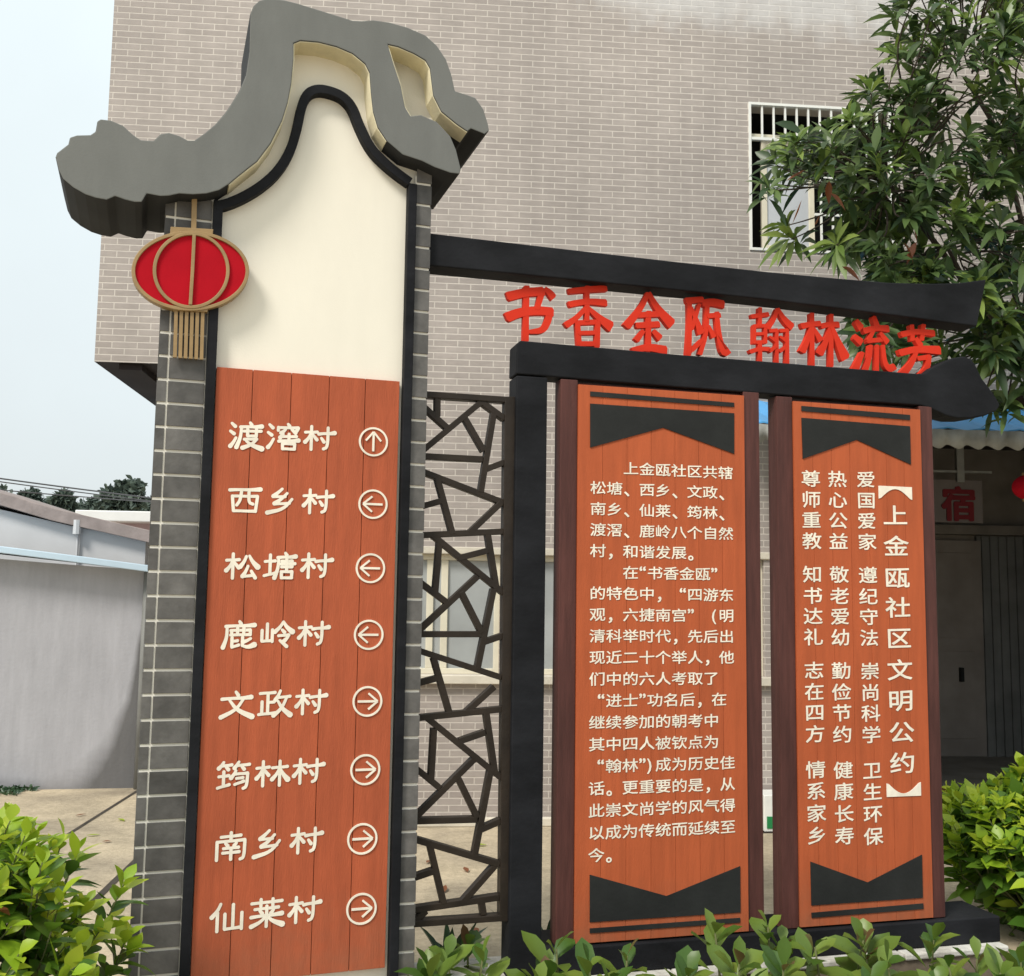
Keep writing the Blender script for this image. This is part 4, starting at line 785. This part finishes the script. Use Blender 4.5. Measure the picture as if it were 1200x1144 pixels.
u1, z1 = H2(171, 640); tp = [H2(x, y) for x, y in ((-160, 552), (0, 597), (90, 618), (171, 632))]
m_ = MB(); m_.prism([(tp[0][0] - .5, 0), (u1, 0)] + tp[::-1], 0, 6); m_.build('wall', M['shedside'], hs)
tp = [H2(x, y, -.13) for x, y in ((-160, 527), (0, 577), (60, 595), (90, 602), (178, 622))]
m_ = MB(); m_.prism(tp + [(u, z - .16) for u, z in tp[::-1]], -.13, 6.2); m_.build('roof', M['oldroof'], hs, 0.01)
m_ = MB(); pp = H2(90.5, 615, -.1); m_.tube([(pp[0], -.1, pp[1] - .12), (pp[0], -.1, pp[1] + .06)], .05, k=8); pq = H2(94, 660, -.05); m_.tube([(pp[0], -.04, pq[1] - .8), (pp[0], -.04, pp[1])], .02); m_.build('rain_pipe', M['shedside'], hs)
H3 = Plane((-8.0, 21), 6)
fh = Thing('distant_house', 'small far house with a bright white flat roof and pinkish wall', 'house', H3, (.5, 0, 0))
a, b = H3(98, 611), H3(205, 611); m_ = MB(); m_.box(a[0], b[0] + 1, 0, 6, 0, a[1]); m_.build('wall', M['pink'], fh)
c0, c1, c2 = H3(88, 597.5, -.5), H3(215, 598.5, -.5), H3(130, 611, -.5); m_ = MB(); m_.box(c0[0], c1[0], -.5, 6.4, c2[1], c0[1]); m_.build('roof', M['whiteroof'], fh, 0.02)
# wires
for k_, (ya, yb) in enumerate(((557.5, 588.5), (561.5, 592), (569, 585.5))):
    a = at_depth(-200, ya - 26 if k_ < 2 else ya - 14, 19); b = at_depth(330, yb + 12, 24); pts = []
    for i in range(25):
        t = i / 24; p = a.lerp(b, t); p.z -= .25 * 4 * t * (1 - t) * .25; pts.append(p)
    m_ = MB(); m_.tube(pts, .012 if k_ else .016, k=5); o = m_.build('overhead_wire', M['wire'])
    o['label'] = 'thin dark overhead wire crossing the sky above the left roofs, one of three'; o['category'] = 'wire'; o['group'] = 'overhead wires over the left roofs'
    if k_ == 2: o['label'] = 'lowest of the three overhead wires, crossing in front of the far trees'; 
    if k_ == 0: o['label'] = 'topmost of the three overhead wires above the left roofs'
    if k_ == 1: o['label'] = 'middle one of the three overhead wires above the left roofs'

# ================================================================== PLANTS
rnd = random.uniform
def rvec():
    while True:
        v = Vector((rnd(-1, 1), rnd(-1, 1), rnd(-1, 1)))
        if 0.05 < v.length < 1: return v.normalized()
LONG = (0.0, 0.62, 1.0, 0.72, 0.0)
OVAL = (0.0, 0.62, 1.0, 0.92, 0.5, 0.0)
def whorl(mb, p, axis, n, Ln, Wd, open_=1.0, droop=.35, shape=LONG, mi=0):
    a = axis.normalized(); e1 = a.orthogonal().normalized(); e2 = a.cross(e1); ph = rnd(0, 6.3)
    for i in range(n):
        t = ph + i * 2.4; el = open_ * rnd(.45, 1.25)
        d = a * cos(el) + (e1 * cos(t) + e2 * sin(t)) * sin(el)
        s = rnd(.7, 1.1); mb.leaf(p + a * rnd(-.03, .02) * (Ln / .16), d, a + Vector((0, 0, .4)), Ln * s, Wd * s * rnd(.85, 1.1), droop * rnd(.4, 1.4), rnd(.15, .4), shape, mi)

def limb(mb, a, b, r0, r1, sag=.06, n=6):
    a, b = Vector(a), Vector(b); d = b - a; off = rvec() * d.length * sag; pts = []
    for i in range(n + 1):
        t = i / n; pts.append(a + d * t + off * sin(pi * t))
    mb.tube(pts, r0, r1, 6); return pts

# --- the big broad-leaved tree on the right, between sign and building
def in_poly(x, y, poly):
    c = False; n = len(poly)
    for i in range(n):
        (x1, y1), (x2, y2) = poly[i], poly[i - 1]
        if (y1 > y) != (y2 > y) and x < (x2 - x1) * (y - y1) / (y2 - y1) + x1: c = not c
    return c
tr_base = Vector((4.75, 7.5, 0))
tree = Thing('broadleaf_tree', 'large dark green tree with whorls of long leaves at the right behind the beams', 'tree', W0, tr_base)
bk = MB(); tops = []
limb(bk, tr_base, tr_base + Vector((-.1, 0, 2.2)), .16, .13, .02)
hubs = []
for (x, y, Y) in ((1040, 215, 7.1), (1130, 90, 7.3), (1180, 180, 7.2), (1110, 290, 7.1), (1190, 395, 7.1), (1250, -40, 7.3), (1270, 260, 7.4), (1340, 120, 7.4)):
    h = at_depth(x, y, Y); hubs.append(h)
    j0 = tr_base + Vector((-.1, 0, rnd(1.9, 2.3))); mid = j0.lerp(h, .5) + Vector((0.1, 0, .12)); mid.y += .25; limb(bk, j0, mid, .06, .032, .05); limb(bk, mid, h, .032, .014, .06)
masses = [  # polygon in view, depth range, count
    ([(1047, 20), (1075, -40), (1210, -60), (1210, 90), (1150, 78), (1095, 70), (1052, 72)], 62),
    ([(1045, 58), (1100, 60), (1120, 110), (1200, 90), (1205, 330), (1150, 330), (1100, 260), (1060, 190), (1062, 140)], 88),
    ([(925, 170), (975, 150), (1010, 135), (1070, 160), (1100, 330), (990, 322), (955, 300), (990, 260), (960, 225), (905, 235), (897, 212)], 92),
    ([(1015, 98), (1045, 92), (1052, 125), (1018, 128)], 5),
    ([(905, 165), (935, 160), (935, 215), (905, 218)], 6),
    ([(912, 258), (930, 262), (935, 282), (918, 285)], 2),
    ([(980, 290), (1150, 320), (1150, 345), (1000, 335)], 16),
    ([(1000, 375), (1100, 380), (1120, 425), (1030, 430)], 18),
    ([(1140, 320), (1210, 300), (1210, 440), (1165, 440), (1140, 410)], 40),
    ([(1140, 470), (1200, 455), (1195, 490), (1150, 488)], 3),
    ([(1200, -120), (1420, -120), (1420, 440), (1205, 470)], 130),
]
lf, ln2 = MB(), MB()
for poly, cnt in masses:
    xs = [p[0] for p in poly]; ys = [p[1] for p in poly]; k_ = 0
    while k_ < cnt:
        x, y = rnd(min(xs), max(xs)), rnd(min(ys), max(ys))
        if not in_poly(x, y, poly): continue
        k_ += 1
        p = at_depth(x, y, rnd(6.25, 7.7)); h = min(hubs, key=lambda q: (q - p).length)
        ax = ((p - h).normalized() * .7 + Vector((0, -.25, .75)) + rvec() * .45).normalized()
        st_ = h.lerp(p, rnd(.25, .6)) + rvec() * .04
        limb(bk, st_, p, .007, .004, .12, 4)
        young = rnd(0, 1) < (.42 if y < 330 and (x < 1010 or y < 60) else .2)
        whorl(ln2 if young else lf, p, ax, random.choice((9, 10, 11, 12)), rnd(.19, .26), rnd(.048, .066), 1.05, .38)
        if rnd(0, 1) < .55: whorl(lf, p - ax * rnd(.05, .1), ax, 6, rnd(.18, .25), rnd(.046, .062), 1.35, .45)
for i in range(9):
    x, y = rnd(930, 1080), rnd(170, 320); p = at_depth(x, y, 6.3); ln2.leaf(p, rvec() + Vector((0, 0, -1)), rvec(), .13, .045, .3, .3, OVAL, 1)
bk.build('trunk', M['bark'], tree, smooth=True)
lf.build('crown', M['treeleaf'], tree, smooth=True)
M['deadleaf'] = leaf_mat('rust_leaf', (.16, .05, .02), (.30, .11, .04), .2)
ln2.build('young_leaves', [M['treenew'], M['deadleaf']], tree, smooth=True)

# --- shrubs
def shrub(name, label, base, R, H, n, Ln, seed, bright=.5, flat=1.0, toward=Vector((0, -1, 0))):
    random.seed(seed); t = Thing(name, label, 'shrub', W0, base); base = Vector(base); st, a, b = MB(), MB(), MB()
    for i in range(n):
        d = rvec(); d.z = abs(d.z) if rnd(0, 1) < .75 else d.z
        if d.y > .55 and rnd(0, 1) < .6: d.y = -d.y
        rr = rnd(.72, 1.0) ** .5 * (1 + .16 * sin(5 * d.x + 3 * d.z + seed) + .1 * sin(9 * d.y + 4 * d.x))
        p = base + Vector((d.x * R * rr, d.y * R * rr * flat, H * .52 + d.z * H * .46 * rr))
        if p.z < .05: continue
        ax = (d * .7 + Vector((0, 0, .8)) + rvec() * .4).normalized(); ln_ = rnd(.13, .26); q = p - ax * ln_
        root = base + Vector((rnd(-.1, .1), rnd(-.1, .1), 0))
        limb(st, root.lerp(q, rnd(.3, .6)), q, .006, .004, .1, 4); limb(st, q, p, .0035, .002, .03, 3)
        if i % 6 == 0: limb(st, root, q, .012, .006, .1, 5)
        m = random.randint(8, 12); e1 = ax.orthogonal().normalized(); e2 = ax.cross(e1); ph = rnd(0, 6)
        topness = (p.z - base.z) / H
        for k_ in range(m):
            tt = k_ / (m - 1); an = ph + k_ * 2.4; el = 1.25 - .75 * tt; s = (1 - .4 * tt ** 3) * rnd(.6, 1.2)
            dd = ax * cos(el) + (e1 * cos(an) + e2 * sin(an)) * sin(el)
            young = tt > .55 and rnd(0, 1) < bright * (.35 + topness)
            (b if young else a).leaf(q + ax * ln_ * (.15 + .85 * tt), dd, ax + Vector((0, 0, .6)), Ln * s, Ln * rnd(.38, .52) * s, rnd(.05, .4), rnd(.05, .4), OVAL, 1 if rnd(0, 1) < .008 else 0)
    # inner shade leaves
    for i in range(n * 3):
        d = rvec(); p = base + Vector((d.x * R * .7, d.y * R * .7 * flat, H * .5 + d.z * H * .42)) * 1.0
        a.leaf(p, rvec() + Vector((0, 0, .2)), rvec(), Ln * rnd(.8, 1.1), Ln * .45, .2, .2, OVAL)
    st.build('stem', M['twig'], t, smooth=True); a.build('foliage', [M['shrubleaf'], M['deadleaf']], t, smooth=True); b.build('young_leaves', [M['shrubnew'], M['deadleaf']], t, smooth=True)
shrub('leafy_shrub', 'bright yellow-green leafy shrub at the foot of the grey tiled pillar', (-1.98, 3.45, 0), .64, 1.10, 320, .135, 3, 1.0)
shrub('leafy_shrub', 'bright green leafy shrub beyond the black base block, beside the shop entrance', (3.06, 6.0, 0), .66, .90, 300, .160, 11, 1.0)

# --- young plants of the bed, one thing each
HL = 'low young shrub with glossy green leaves in the bed before the notice boards'
HG = 'young shrubs of the bed before the notice boards'
def bed_plant(x, y, Y, Ln, n_br, seed, red=.15, lean=(0, 0)):
    random.seed(seed); top = at_depth(x, y, Y); base = Vector((top.x - lean[0], Y, .02))
    t = Thing('young_shrub', HL, 'shrub', W0, base, HG); st, a = MB(), MB()
    for i in range(n_br):
        tp_ = top + Vector((rnd(-.09, .09), rnd(-.09, .09), rnd(-.14, 0))) if i else top
        limb(st, base + Vector((rnd(-.03, .03), rnd(-.03, .03), 0)), tp_, .007, .004, .06, 5)
        ax = (Vector((rnd(-.25, .25), rnd(-.35, .05), 1))).normalized(); m = random.randint(7, 10); ph = rnd(0, 6)
        for k_ in range(m):
            tt = k_ / (m - 1); an = ph + k_ * 2.4; el = 1.2 - .8 * tt; e1 = ax.orthogonal().normalized(); e2 = ax.cross(e1)
            dd = ax * cos(el) + (e1 * cos(an) + e2 * sin(an)) * sin(el); s = (.65 + .5 * sin(pi * min(1, tt + .15))) * rnd(.85, 1.1)
            a.leaf(tp_ - ax * (.16 * (1 - tt)), dd, ax, Ln * s, Ln * .40 * s, rnd(.1, .4), rnd(.15, .4), (0, .6, 1, .85, 0), 1 if (tt > .8 and rnd(0, 1) < red) else 0)
    st.build('stem', M['twig'], t, smooth=True); a.build('leaves', [M['hedgeleaf'], M['hedgenew']], t, smooth=True)
spots = [(652, 1100, 4.35), (690, 1118, 4.2), (735, 1108, 4.4), (806, 1128, 4.1), (838, 1082, 4.5), (866, 1118, 4.3), (900, 1075, 4.55), (918, 1122, 4.2), (955, 1098, 4.5), (1012, 1090, 4.6), (1040, 1115, 4.3), (1094, 1090, 4.6), (1112, 1122, 4.3), (1145, 1112, 4.5), (1172, 1128, 4.3), (1196, 1112, 4.6), (880, 1140, 4.0), (1020, 1142, 4.0), (715, 1142, 4.0), (1100, 1146, 3.95), (566, 1108, 4.4), (525, 1112, 4.45), (502, 1122, 4.3), (548, 1096, 4.75), (630, 1140, 4.1)]
for i, (x, y, Y) in enumerate(spots): bed_plant(x, y + 12, Y, rnd(.17, .215), 1 if i % 3 else 2, 40 + i, .4 if i in (5, 9, 11) else .12)
# dark strap-leaved plants behind the lattice
for i, (x, y, Y, lab) in enumerate(((528, 1078, 5.25, 'dark strap-leaved plant rising behind the lower rail of the lattice'), (640, 1040, 5.1, 'dark strap-leaved plant in the slit between post and left notice board'))):
    random.seed(90 + i); p = at_depth(x, y, Y); base = Vector((p.x, Y, 0)); t = Thing('strap_plant', lab, 'plant', W0, base); a = MB()
    for k_ in range(11 if i == 0 else 7):
        an = k_ * 2.4; d = Vector((cos(an) * rnd(.2, .6), sin(an) * rnd(.2, .5), 1)).normalized()
        a.leaf(base, d, Vector((cos(an), sin(an), .2)) * -1, (p.z + .1) * rnd(.75, 1.15), .055, rnd(.1, .5), .2, (0, .7, 1, .8, .45, 0))
    a.build('leaves', M['strapleaf'], t, smooth=True)

# --- a few fallen leaves on the concrete
for i, (x, y) in enumerate(((118, 978), (131, 986), (88, 956), (146, 962), (505, 1008), (548, 1022), (571, 990), (520, 1046), (561, 1092), (1122, 1068), (1136, 1050))):
    random.seed(200 + i); p = on_ground(x, y, .008); t = Thing('fallen_leaf', 'small dry fallen leaf lying flat on the beige concrete', 'leaf', W0, p, 'fallen leaves on the concrete'); a = MB()
    a.leaf(p, Vector((rnd(-1, 1), rnd(-1, 1), .05)), Vector((0, 0, 1)), rnd(.07, .12), rnd(.03, .045), 0, .25, OVAL); a.build('blade', M['deadleaf'] if i % 3 else M['shrubnew'], t, smooth=True)

# --- far trees above the left roofs
def far_tree(x0, x1, ytop, ybase, Y, seed, lab, n=900):
    random.seed(seed); c = at_depth((x0 + x1) / 2, ytop, Y); Wd = (x1 - x0) / F_PX * Y / 2; zt_ = c.z; base = Vector((c.x, Y, 0))
    t = Thing('far_tree', lab, 'tree', W0, base, 'trees far behind the left roofs'); tk, cr = MB(), MB()
    limb(tk, base, Vector((c.x, Y, zt_ * .8)), .22, .08, .03)
    lobes = [(rnd(-.75, .75), rnd(-.5, .5), rnd(.35, .85), rnd(.25, .42)) for _ in range(9)] + [(0, 0, .9, .22)]
    for lx, ly, lz, lr in lobes: limb(tk, Vector((c.x, Y, zt_ * .45)), Vector((c.x + lx * Wd, Y + ly * Wd, zt_ * (.35 + .6 * lz))), .07, .03, .08, 4)
    for i in range(n):
        lx, ly, lz, lr = random.choice(lobes); d = rvec() * rnd(.5, 1) ** .4
        p = Vector((c.x + (lx + d.x * lr) * Wd, Y + (ly + d.y * lr) * Wd, zt_ * (.30 + .62 * lz) + d.z * lr * zt_ * .32))
        if p.z > zt_: p.z = zt_ - rnd(0, .3)
        cr.leaf(p, rvec(), rvec(), rnd(.20, .42), rnd(.12, .22), .1, .2, OVAL)
    tk.build('trunk', M['bark'], t, smooth=True); cr.build('crown', M['farleaf'], t)
for i, (x0, x1, yt, Y, lab) in enumerate(((-60, 24, 557, 44, 'far rounded tree at the left edge above the brown roof'), (18, 62, 562, 47, 'low far tree between the left edge and the middle clump'), (50, 102, 563, 43, 'far tree of medium height in the middle of the tree line'), (90, 130, 574, 45, 'low dark far tree just left of the tallest one'), (116, 174, 551, 42, 'tallest far tree with an uneven top near the pillar'), (160, 240, 568, 45, 'far tree half hidden by the grey tiled pillar'), (0, 190, 578, 52, 'broad low far tree filling the gaps of the tree line'))):
    far_tree(x0, x1, yt, 0, Y, 60 + i, lab, 3600)
_to.hide_render = True
bpy.data.objects.remove(_to)
